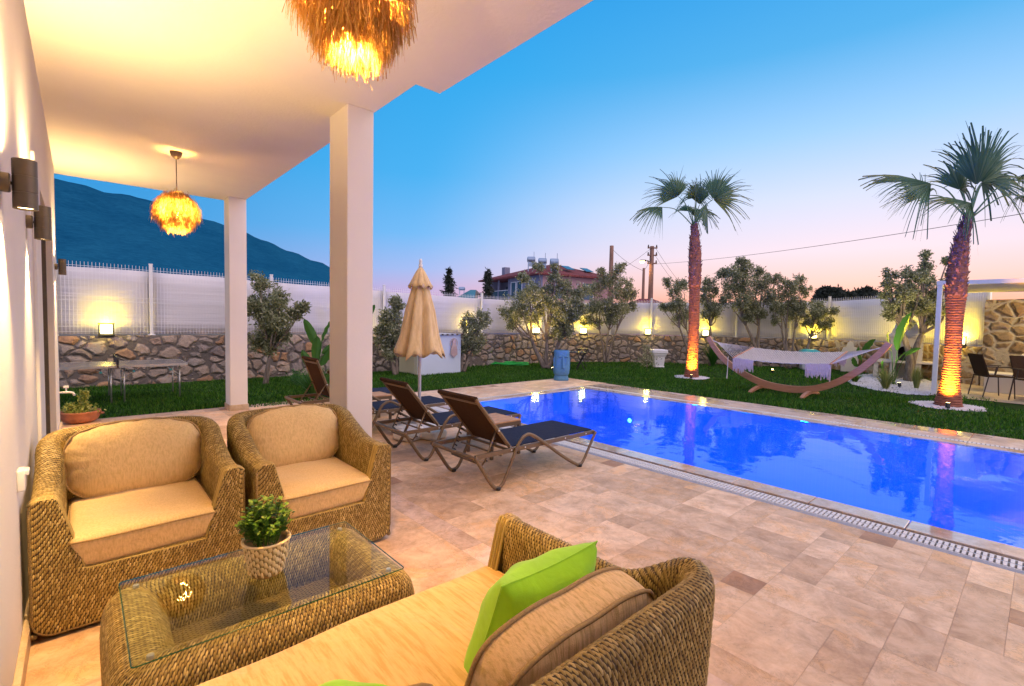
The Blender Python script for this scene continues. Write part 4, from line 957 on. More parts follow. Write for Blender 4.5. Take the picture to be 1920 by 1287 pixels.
# coffee table
TB = (.035, 1.635, 1.01, 2.315)
ct = thing('coffee_table', 'low rattan coffee table with a clear glass top between sofa and armchairs', 'coffee table', ((TB[0] + TB[2]) / 2, (TB[1] + TB[3]) / 2, 0))
tw, td = TB[2] - TB[0], TB[3] - TB[1]
def rrect(w, d, r, nc=8, ns=26):
    P = []; r = max(r, .004)
    for q, (sx, sy) in enumerate(((1, 1), (-1, 1), (-1, -1), (1, -1))):
        cx, cy = sx * (w / 2 - r), sy * (d / 2 - r)
        for k in range(nc): a = q * PI / 2 + PI / 2 * k / (nc - 1); P.append((cx + r * math.cos(a), cy + r * math.sin(a)))
        nx_ = (q + 1) % 4; sx2, sy2 = ((1, 1), (-1, 1), (-1, -1), (1, -1))[nx_]; e = P[-1]; a = nx_ * PI / 2; f = (sx2 * (w / 2 - r) + r * math.cos(a), sy2 * (d / 2 - r) + r * math.sin(a))
        for k in range(1, ns): P.append((e[0] + (f[0] - e[0]) * k / ns, e[1] + (f[1] - e[1]) * k / ns))
    return P
prof = [(.035, .012), (.015, .035), (.003, .09), (0, .16), (.0, .24), (.004, .29), (.014, .33), (.034, .360), (.065, .378), (.105, .379), (.130, .368), (.155, .340), (.178, .295), (.188, .25), (.190, .215)]
rows = []; UV = []; c = 0
for i, (d, z) in enumerate(prof):
    if i: c += math.hypot(d - prof[i - 1][0], z - prof[i - 1][1])
    P = rrect(tw - 2 * d, td - 2 * d, max(.085 - d * .6, .012)); P.append(P[0]); ref = rrect(tw, td, .085); ref.append(ref[0]); L = 0; row = []; uvr = []
    for k, p in enumerate(P):
        if k: L += math.hypot(ref[k][0] - ref[k - 1][0], ref[k][1] - ref[k - 1][1])
        row.append((p[0], p[1], z)); uvr.append((L, c))
    rows.append(row); UV.append(uvr)
m = MB(); m.grid(rows, UV); rb_ = m.build('rattan_base', M_UNDER, ct, smooth=True)
weave([[rows[i][j] for i in range(len(rows))] for j in range(len(rows[0]))], [UV[0][j][0] for j in range(len(rows[0]))], [[UV[i][j][1] for i in range(len(rows))] for j in range(len(rows[0]))], .0070, .0255, rb_, 5)
m = MB(); P = rrect(tw - .37, td - .37, .02, 4, 6)
sh = [(p[0], p[1], .225) for p in P]; m.add(sh, [tuple(range(len(sh)))], [(p[1], p[0]) for p in P]); m.tube([(p[0], p[1], .228) for p in P], .006, 6, closed=True); m.build('shelf', M_WICK, ct)
gc = ((.09 + .955) / 2 - ct.location.x, (1.685 + 2.265) / 2 - ct.location.y)
m = MB(); P = rrect(.865, .58, .012, 5, 2); m.prism([(p[0] + gc[0], p[1] + gc[1]) for p in P], .392, .400); gtop = m.build('glass_top', M_GLASS, ct)
m = MB(); m.tube([(p[0] + gc[0], p[1] + gc[1], .396) for p in P], .0021, 6, closed=True); m.build('glass_edge', M_GEDGE, gtop)
for sx in (-1, 1):
    for sy in (-1, 1):
        m = MB(); m.lathe([(0, .0), (.010, .0), (.010, .012), (.009, .0135), (0, .0135)], 18, (gc[0] + sx * .385, gc[1] + sy * .245, .3785)); m.build('bumper', M_ALU, ct, smooth='auto')

def leaves(name, mat, parent, C_, size, q, aspect=.35, up=0.0, spread=1.0, loc=None, fold=False):
    n = len(C_); A = q.normal(size=(n, 3)) * spread; A[:, 2] += up; A /= np.linalg.norm(A, axis=1)[:, None]
    B = np.cross(A, q.normal(size=(n, 3))); B /= np.linalg.norm(B, axis=1)[:, None]
    s = (size * q.uniform(.6, 1.25, n))[:, None]; C_ = np.asarray(C_)
    v0 = C_; v1 = C_ + A * s * .5 + B * s * aspect * .5; v2 = C_ + A * s; v3 = C_ + A * s * .5 - B * s * aspect * .5
    Vv = np.stack([v0, v1, v2, v3], 1).reshape(-1, 3); Ff = np.arange(n * 4).reshape(-1, 4); return fast(name, Vv, Ff, mat, parent, loc)

# plant in a woven basket on the glass
pp_ = Vector((.523, 1.985, .401)); t = thing('potted_plant', 'small leafy green plant in a tan woven basket on the coffee table', 'potted plant', pp_); t.scale = (1.28,) * 3
m = MB(); pr = [(0, 0), (.038, 0), (.044, .004)] + [(.044 + .018 * k / 8 + .0022 * (k % 2), .008 + .098 * k / 8) for k in range(9)] + [(.058, .108), (.053, .10), (.05, .09), (0, .09)]
m.lathe(pr, 40); o = m.build('basket', M_CORD0, t, smooth=True)
_gu = 49; _P = []; _U = []; _V = []
for k in range(_gu):
    a = -2 * PI * k / (_gu - 1); row = []; vv = []
    for j in range(14): f = j / 13; r_ = .0455 + .0185 * f; row.append((r_ * math.cos(a), r_ * math.sin(a), .004 + .102 * f)); vv.append(.1036 * f)
    _P.append(row); _V.append(vv); _U.append(.055 * 2 * PI * k / (_gu - 1))
weave(_P, _U, _V, .0105, .021, o, 9, flip=-1, mat=M_CORD)
m = MB(); m.tube([(.0645 * math.cos(a), .0645 * math.sin(a), .106) for a in np.linspace(0, 2 * PI, 40, endpoint=False)], .0042, 7, closed=True); m.build('rim', M_CORD, o, smooth=True)
m = MB()
q = np.random.default_rng(5); Pc = []
for k in range(46):
    a = q.uniform(0, 2 * PI); r_ = .062 * math.sqrt(q.uniform()); top_ = .135 + .075 * (1 - (r_ / .075) ** 2) + q.normal(0, .012); s = Vector((r_ * .5 * math.cos(a), r_ * .5 * math.sin(a), .085)); e = Vector((r_ * 1.2 * math.cos(a), r_ * 1.2 * math.sin(a), top_))
    m.tube([s, (s + e) / 2 + Vector((0, 0, .01)), e], .0014, 4)
    for j in range(7):
        f = .4 + .6 * j / 6; c0 = s.lerp(e, f)
        for h in range(3): Pc.append(((c0 + Vector(q.normal(0, .004, 3))), q.uniform(0, 2 * PI), f))
m.build('stem', M_BOX, t)
Vv = []; Ff = []
for (c0, a, f) in Pc:
    d0 = Vector((math.cos(a), math.sin(a), q.uniform(.1, .8))).normalized(); w0 = d0.cross(Vector((0, 0, 1))).normalized(); s = q.uniform(.013, .021); b = len(Vv)
    up_ = w0.cross(d0) * s * .18
    Vv += [c0, c0 + d0 * s * .45 + w0 * s * .42 + up_, c0 + d0 * s + up_ * .5, c0 + d0 * s * .45 - w0 * s * .42 + up_]; Ff.append((b, b + 1, b + 2, b + 3))
fast('foliage', Vv, Ff, M_BOX, t)

# ================================================================== LOUNGERS
def lounger(loc, label, back_dx, back_z):
    # x = head (0) to foot (1.52), y across 0..0.6
    t = thing('sun_lounger', label, 'sun lounger', loc, 0, 'brown sun loungers between porch and pool'); SW = .60
    m = MB()
    for y in (0, SW): m.box((.77, y + (.012 if y == 0 else -.012), .30), (1.50, .022, .036))
    m.tube([(0.01, 0, .295), (0.01, SW, .295)], .017, 8); m.tube([(1.51, 0, .297), (1.51, SW, .297)], .015, 8); m.box((.43, SW / 2, .285), (.025, SW - .03, .018)); m.box((.30, SW / 2, .27), (.016, SW - .03, .012))
    m.build('side_rail', M_BRONZE, t, smooth='auto', bevel=.002)
    for y in (0, SW):
        yy = -.016 if y == 0 else SW + .016
        P = bez([(0.0, yy, .31), (.075, yy, .20), (.185, yy, .045), (.24, yy, .018), (.30, yy, .05), (.385, yy, .20), (.47, yy, .355), (.545, yy, .41), (.63, yy, .40), (.81, yy, .29), (1.02, yy, .15), (1.22, yy, .035), (1.275, yy, .02), (1.33, yy, .045), (1.42, yy, .17), (1.515, yy, .305)], 5)
        m = MB(); m.tube(P, .0165, 8, sx=.62, up=(0, 1, 0) if False else None); m.build('leg', M_BRONZE, t, smooth=True)
        m = MB(); m.lathe([(0, 0), (.024, 0), (.026, .02), (.02, .026), (0, .026)], 14, (.24, yy, 0)); m.lathe([(0, 0), (.024, 0), (.026, .02), (.02, .026), (0, .026)], 14, (1.275, yy, 0)); m.build('foot_cap', M_BLACK, t, smooth='auto')
    m = MB(); m.bb((.42, .03, .318), (1.50, SW - .03, .326)); m.build('seat_sling', M_SLINGT, t)
    # backrest
    a = Vector((.42, 0, .315)); b = Vector((back_dx, 0, back_z)); bk = Vector((0, .03, 0)); m = MB()
    for y in (.045, SW - .045): m.tube([a + Vector((0, y, 0)), b + Vector((0, y, 0))], .016, 6, up=(0, 1, 0))
    d = (b - a).normalized(); nn = Vector((-d.z, 0, d.x)); tb = b - d * .05
    m.tube([tb + Vector((0, .045, 0)) - nn * 0, tb + Vector((0, SW - .045, 0))], .014, 8); m.build('backrest_frame', M_BRONZE, t, smooth='auto')
    m = MB(); q0 = a + nn * -.0 ; s1 = [a + d * .01, b]; off = Vector((d.z, 0, -d.x)) * .004
    V4 = [a + d * .02 + Vector((0, .06, 0)), a + d * .02 + Vector((0, SW - .06, 0)), b + Vector((0, SW - .06, 0)), b + Vector((0, .06, 0))]
    m.add([v + off for v in V4] + [v - off for v in V4], [(0, 1, 2, 3), (7, 6, 5, 4), (0, 4, 5, 1), (1, 5, 6, 2), (2, 6, 7, 3), (3, 7, 4, 0)]); m.build('backrest_sling', M_SLING, t)
    m = MB(); m.tube([b + Vector((0, .035, 0)), b + Vector((0, SW - .035, 0))], .02, 8); m.build('head_roll', M_SLING, t, smooth='auto')
    # ratchet stay
    mid = a.lerp(b, .37); lo = Vector((.165, 0, .235)); m = MB()
    for y in (.065, SW - .065): m.tube([mid + Vector((0, y, 0)), lo + Vector((0, y, 0)), lo + Vector((-.015, y + (.02 if y < .3 else -.02), -.035))], .008, 6)
    m.tube([lo + Vector((-.015, .085, -.035)), lo + Vector((-.015, SW - .085, -.035))], .008, 6); m.build('stay', M_BRONZE, t, smooth=True)
    m = MB()
    for y in (.075, SW - .075):
        for k in range(6):
            p = mid.lerp(lo, .25 + .14 * k) + Vector((.014, y, -.012)); m.box(p, (.022, .012, .012), 0, Matrix.Rotation(R(35), 3, 'Y'))
    m.build('ratchet', M_BLACK, t)
    m = MB()
    for x in (.40, .56, .80, 1.08, 1.38): m.lathe([(0, 0), (.008, 0), (.006, .004), (0, .005)], 10, (0, 0, 0)) if False else m.box((x, -.0015, .303), (.011, .005, .011))
    for k in (.37, .98): p = a.lerp(b, 1 - k if k > .5 else k); m.box(p + Vector((0, .026, 0)), (.013, .006, .013))
    m.build('screw', M_SCREW, t); return t
lounger((2.30, 2.985, 0), 'nearest brown sun lounger with navy seat, its back raised, beside the near pool edge', .04, .765)
lounger((2.28, 4.06, 0), 'second brown sun lounger, between the teak side table and the parasol base', .05, .765)
lounger((2.13, 5.18, 0), 'third brown sun lounger, just behind the parasol and half hidden by the front pillar', .08, .74)
lounger((2.06, 6.28, 0), 'farthest brown sun lounger, back upright, seen left of the front pillar', .22, .84)

def side_table(loc, label, w, d):
    t = thing('side_table', label, 'side table', loc, 0, 'small teak-topped tables between loungers')
    m = MB(); k = 0; n = 5
    for k in range(n): m.bb((-w / 2, -d / 2 + d * k / n + .002, .352), (w / 2, -d / 2 + d * (k + 1) / n - .002, .368))
    m.build('tabletop', M_WOOD, t, bevel=.002)
    m = MB()
    for s in (-1, 1): m.bb((-w / 2, s * (d / 2 - .012) - .012, .315), (w / 2, s * (d / 2 - .012) + .012, .350)); m.bb((s * (w / 2 - .012) - .012, -d / 2 + .025, .315), (s * (w / 2 - .012) + .012, d / 2 - .025, .350))
    m.build('apron', M_BRONZE, t)
    for sx in (-1, 1):
        for sy in (-1, 1): m = MB(); m.bb((sx * (w / 2 - .016) - .015, sy * (d / 2 - .016) - .015, 0), (sx * (w / 2 - .016) + .015, sy * (d / 2 - .016) + .015, .314)); m.build('leg', M_BRONZE, t, bevel=.002)
side_table((3.23, 3.86, 0), 'small teak-topped side table between the two nearest loungers', .40, .42)
side_table((2.93, 6.06, 0), 'small teak-topped side table between the two far loungers', .38, .36)

# parasol
up = Vector((2.985, 4.95, 0)); t = thing('parasol', 'closed cream parasol on a white pole between the loungers', 'parasol', up)
m = MB(); m.tube([(0, 0, .10), (0, 0, 2.02)], .019, 14); m.build('pole', M_WHITEM, t, smooth=True)
m = MB(); m.lathe([(.012, 1.98), (.022, 2.0), (.024, 2.03), (.016, 2.05), (.02, 2.07), (.012, 2.10), (0, 2.105)], 16); m.build('finial', M_WHITEP, t, smooth=True)
q = random.Random(4)
rows = []; n = 96
zr = [(1.99, .020), (1.95, .045), (1.90, .066), (1.80, .085), (1.66, .112), (1.50, .150), (1.34, .178), (1.20, .205), (1.10, .235), (1.02, .262), (.975, .275)]
ph = [q.uniform(-.25, .25) for _ in range(16)]
for (z, r_) in zr:
    row = []; kk = (1.99 - z) / 1.0
    for i in range(n):
        a = 2 * PI * i / n; f = abs(math.sin(a * 3.5 + ph[0] + .5 * math.sin(a * 2) + .25 * kk)) ** .7; pl = 1 + (.46 * min(1, kk * 3)) * (f - .6) + .06 * math.sin(a * 13 + kk * 4) * min(1, kk * 2)
        zz = z + (.035 * math.sin(a * 8 + 1) + .02 * math.sin(a * 3)) * max(0, (kk - .8) / .2)
        row.append((r_ * pl * math.cos(a), r_ * pl * math.sin(a) * .92, zz))
    rows.append(row)
m = MB(); m.grid(rows, cv=True); o = m.build('canopy', M_CANV, t, smooth=True); so_ = o.modifiers.new('thick', 'SOLIDIFY'); so_.thickness = .004
rows = []
for (z, r_) in [(2.0, .02), (1.95, .052), (1.88, .085), (1.82, .112), (1.765, .135)]:
    rows.append([(r_ * (1 + .16 * (abs(math.sin(i / n * PI * 8 + .5)) - .5)) * math.cos(2 * PI * i / n), r_ * (1 + .16 * (abs(math.sin(i / n * PI * 8 + .5)) - .5)) * math.sin(2 * PI * i / n), z + (.02 * math.sin(i / n * 2 * PI * 8) if z < 1.8 else 0)) for i in range(n)])
m = MB(); m.grid(rows, cv=True); o = m.build('vent_cap', M_CANV, t, smooth=True); so_ = o.modifiers.new('thick', 'SOLIDIFY'); so_.thickness = .004
m = MB()
for k in range(4):
    a = k * PI / 2 + .25; m2 = (.15 * math.cos(a), .15 * math.sin(a), .05); m.rbox(m2, (.25, .21, .10), .035, 3, None, 3) if False else None
for k in range(4):
    a = k * PI / 2 + .35; mk = MB(); mk.rbox((0, 0, .055), (.29, .27, .105), .04, 3); o = mk.build('base_block', M_WHITEP, t, smooth=True, loc=(.18 * math.cos(a), .18 * math.sin(a), 0)); o.rotation_euler = (0, 0, a)
m = MB(); m.lathe([(.05, .01), (.05, .10), (.028, .13), (.028, .28), (.0, .28)], 18); m.build('base_socket', M_WHITEP, t, smooth='auto')

# ================================================================== LEFT GARDEN: tennis table, bowl
tt = thing('tennis_table', 'folding tennis table with dark top and aluminium legs, on the lawn at left', 'table', (.42, 9.6, 0))
L0, L1, Wt = -.95, .90, .92
for (a, b) in ((L0, -.01), (.01, L1)):
    m = MB(); m.bb((a, 0, .565), (b, Wt, .585)); o = m.build('tabletop', M_TTOP, tt, bevel=.002)
    m = MB(); m.bb((a, -.012, .552), (b, -.001, .588)); m.bb((a, Wt + .001, .552), (b, Wt + .012, .588)); m.bb(((a - .011) if a < -.5 else b, -.012, .552), ((a) if a < -.5 else b + .011, Wt + .012, .588)); m.build('edging', M_ALU, o)
for x in (-.86, -.08, .08, .80):
    m = MB()
    for y in (.06, Wt - .06): m.tube([(x, y, 0), (x, y, .55)], .011, 8)
    m.tube([(x, .06, .35), (x, Wt - .06, .35)], .007, 6); m.build('leg_frame', M_ALU, tt, smooth=True)
    m = MB(); s = 1 if x in (-.86, .08) else -1
    for y in (.06, Wt - .06): m.tube([(x, y, .40), (x + s * .2, y, .55)], .007, 6)
    m.build('strut', M_ALU, tt); m = MB(); m.box((x + s * .12, .055, .485), (.03, .02, .03)); m.build('hinge', M_TEAL, tt)
m = MB(); m.bb((-.004, -.06, .60), (.004, Wt + .06, .70)); m.build('net', M_BLACK, tt); m = MB(); m.bb((-.012, -.07, .56), (.012, -.05, .715)); m.bb((-.012, Wt + .05, .56), (.012, Wt + .07, .715)); m.build('net_post', M_BLACK, tt)
t = thing('clay_bowl', 'terracotta bowl of yellow-green succulents at the terrace edge by the house corner', 'planter', (-.02, 8.18, 0)); m = MB()
m.lathe([(0, 0), (.11, 0), (.17, .03), (.195, .08), (.19, .12), (.205, .13), (.205, .15), (.185, .15), (.175, .12), (0, .115)], 32); m.build('bowl', M_CLAY, t, smooth=True)
m = MB()
for s in (-1, 1): m.tube([(s * .19, -.05, .11), (s * .225, -.02, .10), (s * .225, .02, .10), (s * .19, .05, .11)], .012, 6)
m.build('handle', M_CLAY, t)
q = np.random.default_rng(8); Cc = [(q.normal(0, .08), q.normal(0, .08), .13 + abs(q.normal(0, .035))) for _ in range(420)] + [(.03 + q.normal(0, .022), q.normal(0, .02), .15 + q.uniform(0, .26)) for _ in range(220)] + [(-.1 + q.normal(0, .03), q.normal(0, .03), .15 + q.uniform(0, .1)) for _ in range(120)]
leaves('foliage', M_SUCC, t, Cc, .042, q, .6, .4)

# ================================================================== TREES
def olive(uvb, blobs, label, seed, stems=2, lit=None, dens=1.0, leaf=.085, r0=.045, name='olive_tree', back=0.97, mat=None, kinds='olive tree', grp='olive trees along the garden wall', fork=.35):
    """uvb: foot of the trunk; blobs: (u, v, radius px) crown lumps at the tree's own distance"""
    q = np.random.default_rng(seed); g = G(*uvb) if len(uvb) == 2 else Vector(uvb)
    if len(uvb) == 2: g = Vector((g.x * back, g.y * back, 0))
    t = thing(name, label, kinds, g, 0, grp); depth = g.x * FW.x + g.y * FW.y; k = depth / F; B = []
    for (u, v, r_) in blobs:
        p = at(u, v, g); dr = q.uniform(-.5, .5) * r_ * k * 1.6; p = p + FW * dr - Vector(g); B.append((p, r_ * k))
    m = MB(); tips = []
    st = []
    cxx = sum((b[0].x for b in B)) / len(B); cyy = sum((b[0].y for b in B)) / len(B); zlow = min(b[0].z for b in B)
    for i in range(stems):
        a = 2 * PI * i / stems + q.uniform(0, 1); off = Vector((math.cos(a), math.sin(a), 0)) * (.05 if stems > 1 else 0)
        st.append(off)
    order = sorted(range(len(B)), key=lambda i: B[i][0].dot(RT))
    groups = [order[i::stems] if False else order[len(order) * i // stems: len(order) * (i + 1) // stems] for i in range(stems)]
    for i, gr in enumerate(groups):
        if not gr: continue
        cen = sum((B[j][0] for j in gr), Vector()) / len(gr); fz = max(.25, zlow * .75 + .1)
        fk = Vector((cen.x * .55, cen.y * .55, min(fz, cen.z * .6))); base = st[sorted(range(stems), key=lambda s: st[s].dot(RT))[i]]
        P = bez([base, base.lerp(fk, .5) + Vector((q.normal(0, .04), q.normal(0, .04), .04)), fk], 5); rr = r0 * (1 - .18 * (stems - 1) / 2)
        m.tube(P, [rr * (1.35 - .75 * s / (len(P) - 1)) * (1 + q.uniform(-.08, .08)) for s in range(len(P))], 8)
        for j in gr:
            e = B[j][0]; mid = fk.lerp(e, .5) + Vector((q.normal(0, .06), q.normal(0, .06), -.04)); Q = bez([fk, mid, e], 4)
            m.tube(Q, [rr * .6 * (1 - .82 * s / (len(Q) - 1)) for s in range(len(Q))], 6)
            for _ in range(4):
                d = Vector(q.normal(0, 1, 3)).normalized() * B[j][1] * .85; s0 = mid.lerp(e, q.uniform(.3, 1)); m.tube([s0, s0 + d * .5 + Vector((0, 0, .02)), s0 + d], [rr * .16, rr * .1, rr * .04], 4)
    m.build('trunk', M_BARK, t, smooth=True)
    Cc = []
    for (p, r_) in B:
        nsub = max(8, int(21 * (r_ / .3) ** 1.4)); 
        for _ in range(nsub):
            d = q.normal(0, 1, 3); d /= np.linalg.norm(d); rad = r_ * q.uniform(.35, 1.08) ; c0 = np.array(p) + d * rad * np.array([1, 1, .9]); sg = r_ * q.uniform(.08, .18) + .015
            nl = int(dens * 62 * q.uniform(.4, 1.4)); 
            Cc.append(c0 + q.normal(0, 1, (nl, 3)) * sg * np.array([1, 1, 1.15]))
    Cc = np.concatenate(Cc); leaves('crown', mat or M_OLIVE, t, Cc, leaf, q, .36, .25); return t

def ow(u, off=.75):
    p = onwall(u, off)[0]; return (p.x, p.y, 0.0)
olive((498, 717), [(488, 530, 18), (500, 560, 26), (530, 565, 16), (492, 600, 32), (525, 600, 26), (556, 585, 13), (500, 635, 28), (478, 570, 20), (530, 625, 16), (572, 577, 6), (478, 640, 18), (505, 655, 12)], 'grey-green olive tree seen between the two porch pillars', 1, 1, dens=1.25)
olive((742, 700), [(740, 565, 12), (735, 590, 20), (728, 615, 22), (748, 615, 18), (722, 640, 17), (742, 645, 16), (748, 575, 9), (735, 665, 12), (712, 620, 8)], 'dark narrow olive tree just right of the front pillar, behind the parasol', 2, 2, dens=1.1)
olive((868, 694), [(905, 590, 11), (902, 606, 14), (880, 600, 12), (872, 612, 12), (890, 618, 15), (880, 640, 18), (868, 650, 14), (900, 640, 14), (890, 656, 12), (855, 640, 8)], 'small olive tree with gnarled stems right of the white hut', 3, 3, dens=.9, r0=.05)
olive((1024, 688), [(948, 588, 13), (965, 598, 17), (975, 570, 24), (1000, 552, 22), (1000, 590, 22), (1030, 570, 24), (1040, 520, 13), (1042, 500, 9), (1058, 540, 20), (1070, 570, 22), (1088, 550, 18), (1050, 600, 22), (960, 610, 9), (985, 520, 13), (1010, 500, 9), (1075, 595, 16), (1030, 540, 12), (1090, 580, 12), (1040, 625, 13), (1065, 620, 12)], 'big forked olive tree with a lit pale trunk behind the blue head planter', 4, 3, dens=1.2, r0=.075)
olive(ow(1131, .7), [(1115, 545, 17), (1140, 530, 18), (1158, 512, 12), (1165, 500, 7), (1160, 545, 20), (1178, 555, 13), (1130, 575, 22), (1160, 580, 18), (1108, 580, 14), (1180, 530, 8), (1128, 510, 8), (1145, 600, 12), (1100, 600, 10), (1185, 575, 9), (1120, 605, 9)], 'multi-stemmed olive tree right of the black folding table', 5, 3, dens=1.1)
olive(ow(1292), [(1252, 530, 10), (1265, 545, 14), (1280, 535, 12), (1270, 570, 17), (1285, 590, 14), (1255, 580, 12), (1275, 600, 12), (1240, 575, 6)], 'olive tree just left of the slim palm trunk', 6, 2, dens=1.0)
olive(ow(1322), [(1330, 530, 11), (1340, 545, 12), (1325, 560, 14), (1338, 575, 15), (1325, 590, 13), (1345, 590, 9), (1318, 545, 8)], 'olive tree just right of the slim palm trunk', 7, 1, dens=1.0)
olive(ow(1418), [(1388, 492, 10), (1358, 512, 11), (1375, 512, 17), (1398, 510, 17), (1425, 512, 12), (1372, 540, 19), (1400, 540, 22), (1428, 535, 16), (1385, 570, 18), (1412, 572, 18), (1435, 560, 13), (1362, 560, 10), (1400, 592, 13), (1425, 590, 9), (1440, 520, 8)], 'tallest olive tree behind the left part of the hammock', 8, 2, dens=1.15, r0=.065)
olive(ow(1470), [(1460, 525, 12), (1478, 540, 15), (1500, 530, 12), (1460, 555, 16), (1485, 565, 19), (1510, 545, 12), (1465, 580, 14), (1490, 590, 13), (1448, 575, 11), (1505, 575, 12), (1455, 600, 8)], 'olive tree behind the middle of the hammock', 9, 3, dens=1.1)
olive(ow(1490), [(1540, 572, 12), (1525, 585, 15), (1548, 590, 14), (1562, 585, 8), (1518, 605, 11), (1540, 608, 11), (1510, 590, 9), (1558, 605, 6)], 'low bright olive tree leaning right over the lit lantern above the teal-lidded bin', 10, 1, dens=1.0)
olive((1702, 712), [(1732, 480, 10), (1738, 497, 12), (1668, 512, 11), (1690, 520, 14), (1715, 520, 17), (1745, 525, 16), (1660, 535, 10), (1685, 550, 20), (1718, 552, 24), (1755, 550, 18), (1775, 535, 12), (1670, 575, 13), (1700, 582, 20), (1735, 580, 20), (1765, 575, 14), (1790, 520, 9), (1705, 605, 13), (1740, 605, 13), (1672, 592, 8), (1660, 555, 8), (1780, 490, 6)], 'olive tree with a thick cut-back pale trunk beside the white pergola post', 11, 2, dens=1.1, r0=.09)
# cut-back old stem of that tree
# ---- far trees
def conifer(u, v0, v1, w, label, dist, seed, grp='conifers beyond the left garden wall'):
    r = ray(u, 600); q = np.random.default_rng(seed); s = dist / math.hypot(r[0], r[1]); g = Vector((r[0] * s, r[1] * s, -.1)); t = thing('conifer', label, 'conifer tree', g, 0, grp)
    top = at(u, v0, g).z + .1; k = (g.x * FW.x + g.y * FW.y) / F; m = MB(); m.tube([(0, 0, 0), (.05, 0, top * .6), (0, 0, top)], [.12, .08, .015], 6); m.build('trunk', M_BARK, t)
    Cc = []; H0 = top
    for i in range(150):
        f = q.uniform(0, 1) ** .8; z = H0 - f * H0 * .75; rad = w * k * (f * 1.0 + .07) * q.uniform(.45, 1.2); a = q.uniform(0, 2 * PI); n = 26
        for j in range(n): s_ = j / n; Cc.append((math.cos(a) * rad * s_, math.sin(a) * rad * s_, z - .25 * rad * s_ + .1 * s_ * s_ * rad + q.normal(0, .05)))
    leaves('crown', M_DARKG, t, np.array(Cc), .22, q, .25, -.1)
conifer(841, 505, 555, 30, 'dark conifer beyond the wall, left of the teal-roofed house', 26, 1)
conifer(913, 506, 560, 28, 'dark conifer beyond the wall, between the teal-roofed and the red-roofed house', 26, 2)
for i, (u, v, d, lb) in enumerate(((1560, 543, 40, 'broad dark tree beyond the fence, above the bright leaning olive'), (1600, 545, 44, 'rounded dark tree beyond the fence, left of the gap before the pergola'), (1632, 552, 48, 'low dark tree beyond the fence at the right end of the far row'))):
    r = ray(u, 600); s = d / math.hypot(r[0], r[1]); g = (r[0] * s, r[1] * s, -.1); t0 = Vector(g)
    q_ = np.random.default_rng(40 + i); bl = [(u + q_.uniform(-26, 26), v + 5 + q_.uniform(0, 26), q_.uniform(8, 13)) for _ in range(16)]
    olive(g, bl, lb, 60 + i, 1, dens=.8, leaf=.26, name='far_tree', mat=M_DARKG, kinds='tree', grp='dark trees beyond the right fence')

# palms
def fan(t, c, hub, dirv, nrm, Rr, seed, droop=.4, fused=.46, spread=2.5, nseg=40):
    q = np.random.default_rng(seed); c, hub, d, n = Vector(c), Vector(hub), Vector(dirv).normalized(), Vector(nrm).normalized(); n = (n - d * n.dot(d)).normalized(); w = n.cross(d)
    mid = c.lerp(hub, .55) + Vector((0, 0, (hub - c).length * .16)); m = MB(); P = bez([c, mid, hub], 6); m.tube(P, [.016 - .009 * i / (len(P) - 1) for i in range(len(P))], 6)
    for i in range(nseg):
        a = -spread / 2 * 1.0 + spread * i / (nseg - 1); da = spread / (nseg - 1) / 2 * 1.04
        L = Rr * (1 - .16 * (abs(a) / (spread / 2)) ** 2) * q.uniform(.9, 1.08); fl = 1 if i % 2 else -1; dr = droop * .55 * q.uniform(.5, 1.9) * (1 + .4 * abs(a)); side = q.normal(0, .08)
        def pt(s, aa, lift=0):
            x = math.cos(aa) * L * s; y = math.sin(aa) * L * s; cup = .50 * L * s * (abs(aa) / 1.3) ** 2
            p = hub + d * x + w * y + n * (-cup + lift); ex = max(0, s - fused)
            return p + Vector((0, 0, -dr * L * ex ** 1.6 * 1.5)) + w * (side * ex)
        V_ = []; ss = [0.02, fused * .5, fused, fused + (1 - fused) * .35, fused + (1 - fused) * .7, 1.0]
        for s in ss:
            if s <= fused: ww = da
            else: ww = da * max(.02, (fused / s) * (1 - ((s - fused) / (1 - fused))) ** .8) * .62
            V_ += [pt(s, a - ww, 0), pt(s, a, .014 * Rr * fl * (1 if s > .05 else 0) + .012), pt(s, a + ww, 0)]
        Fq = []
        for k in range(len(ss) - 1):
            b = k * 3; Fq += [(b, b + 1, b + 4, b + 3), (b + 1, b + 2, b + 5, b + 4)]
        m.add(V_, Fq)
    return m.build('frond', M_PALM, t)
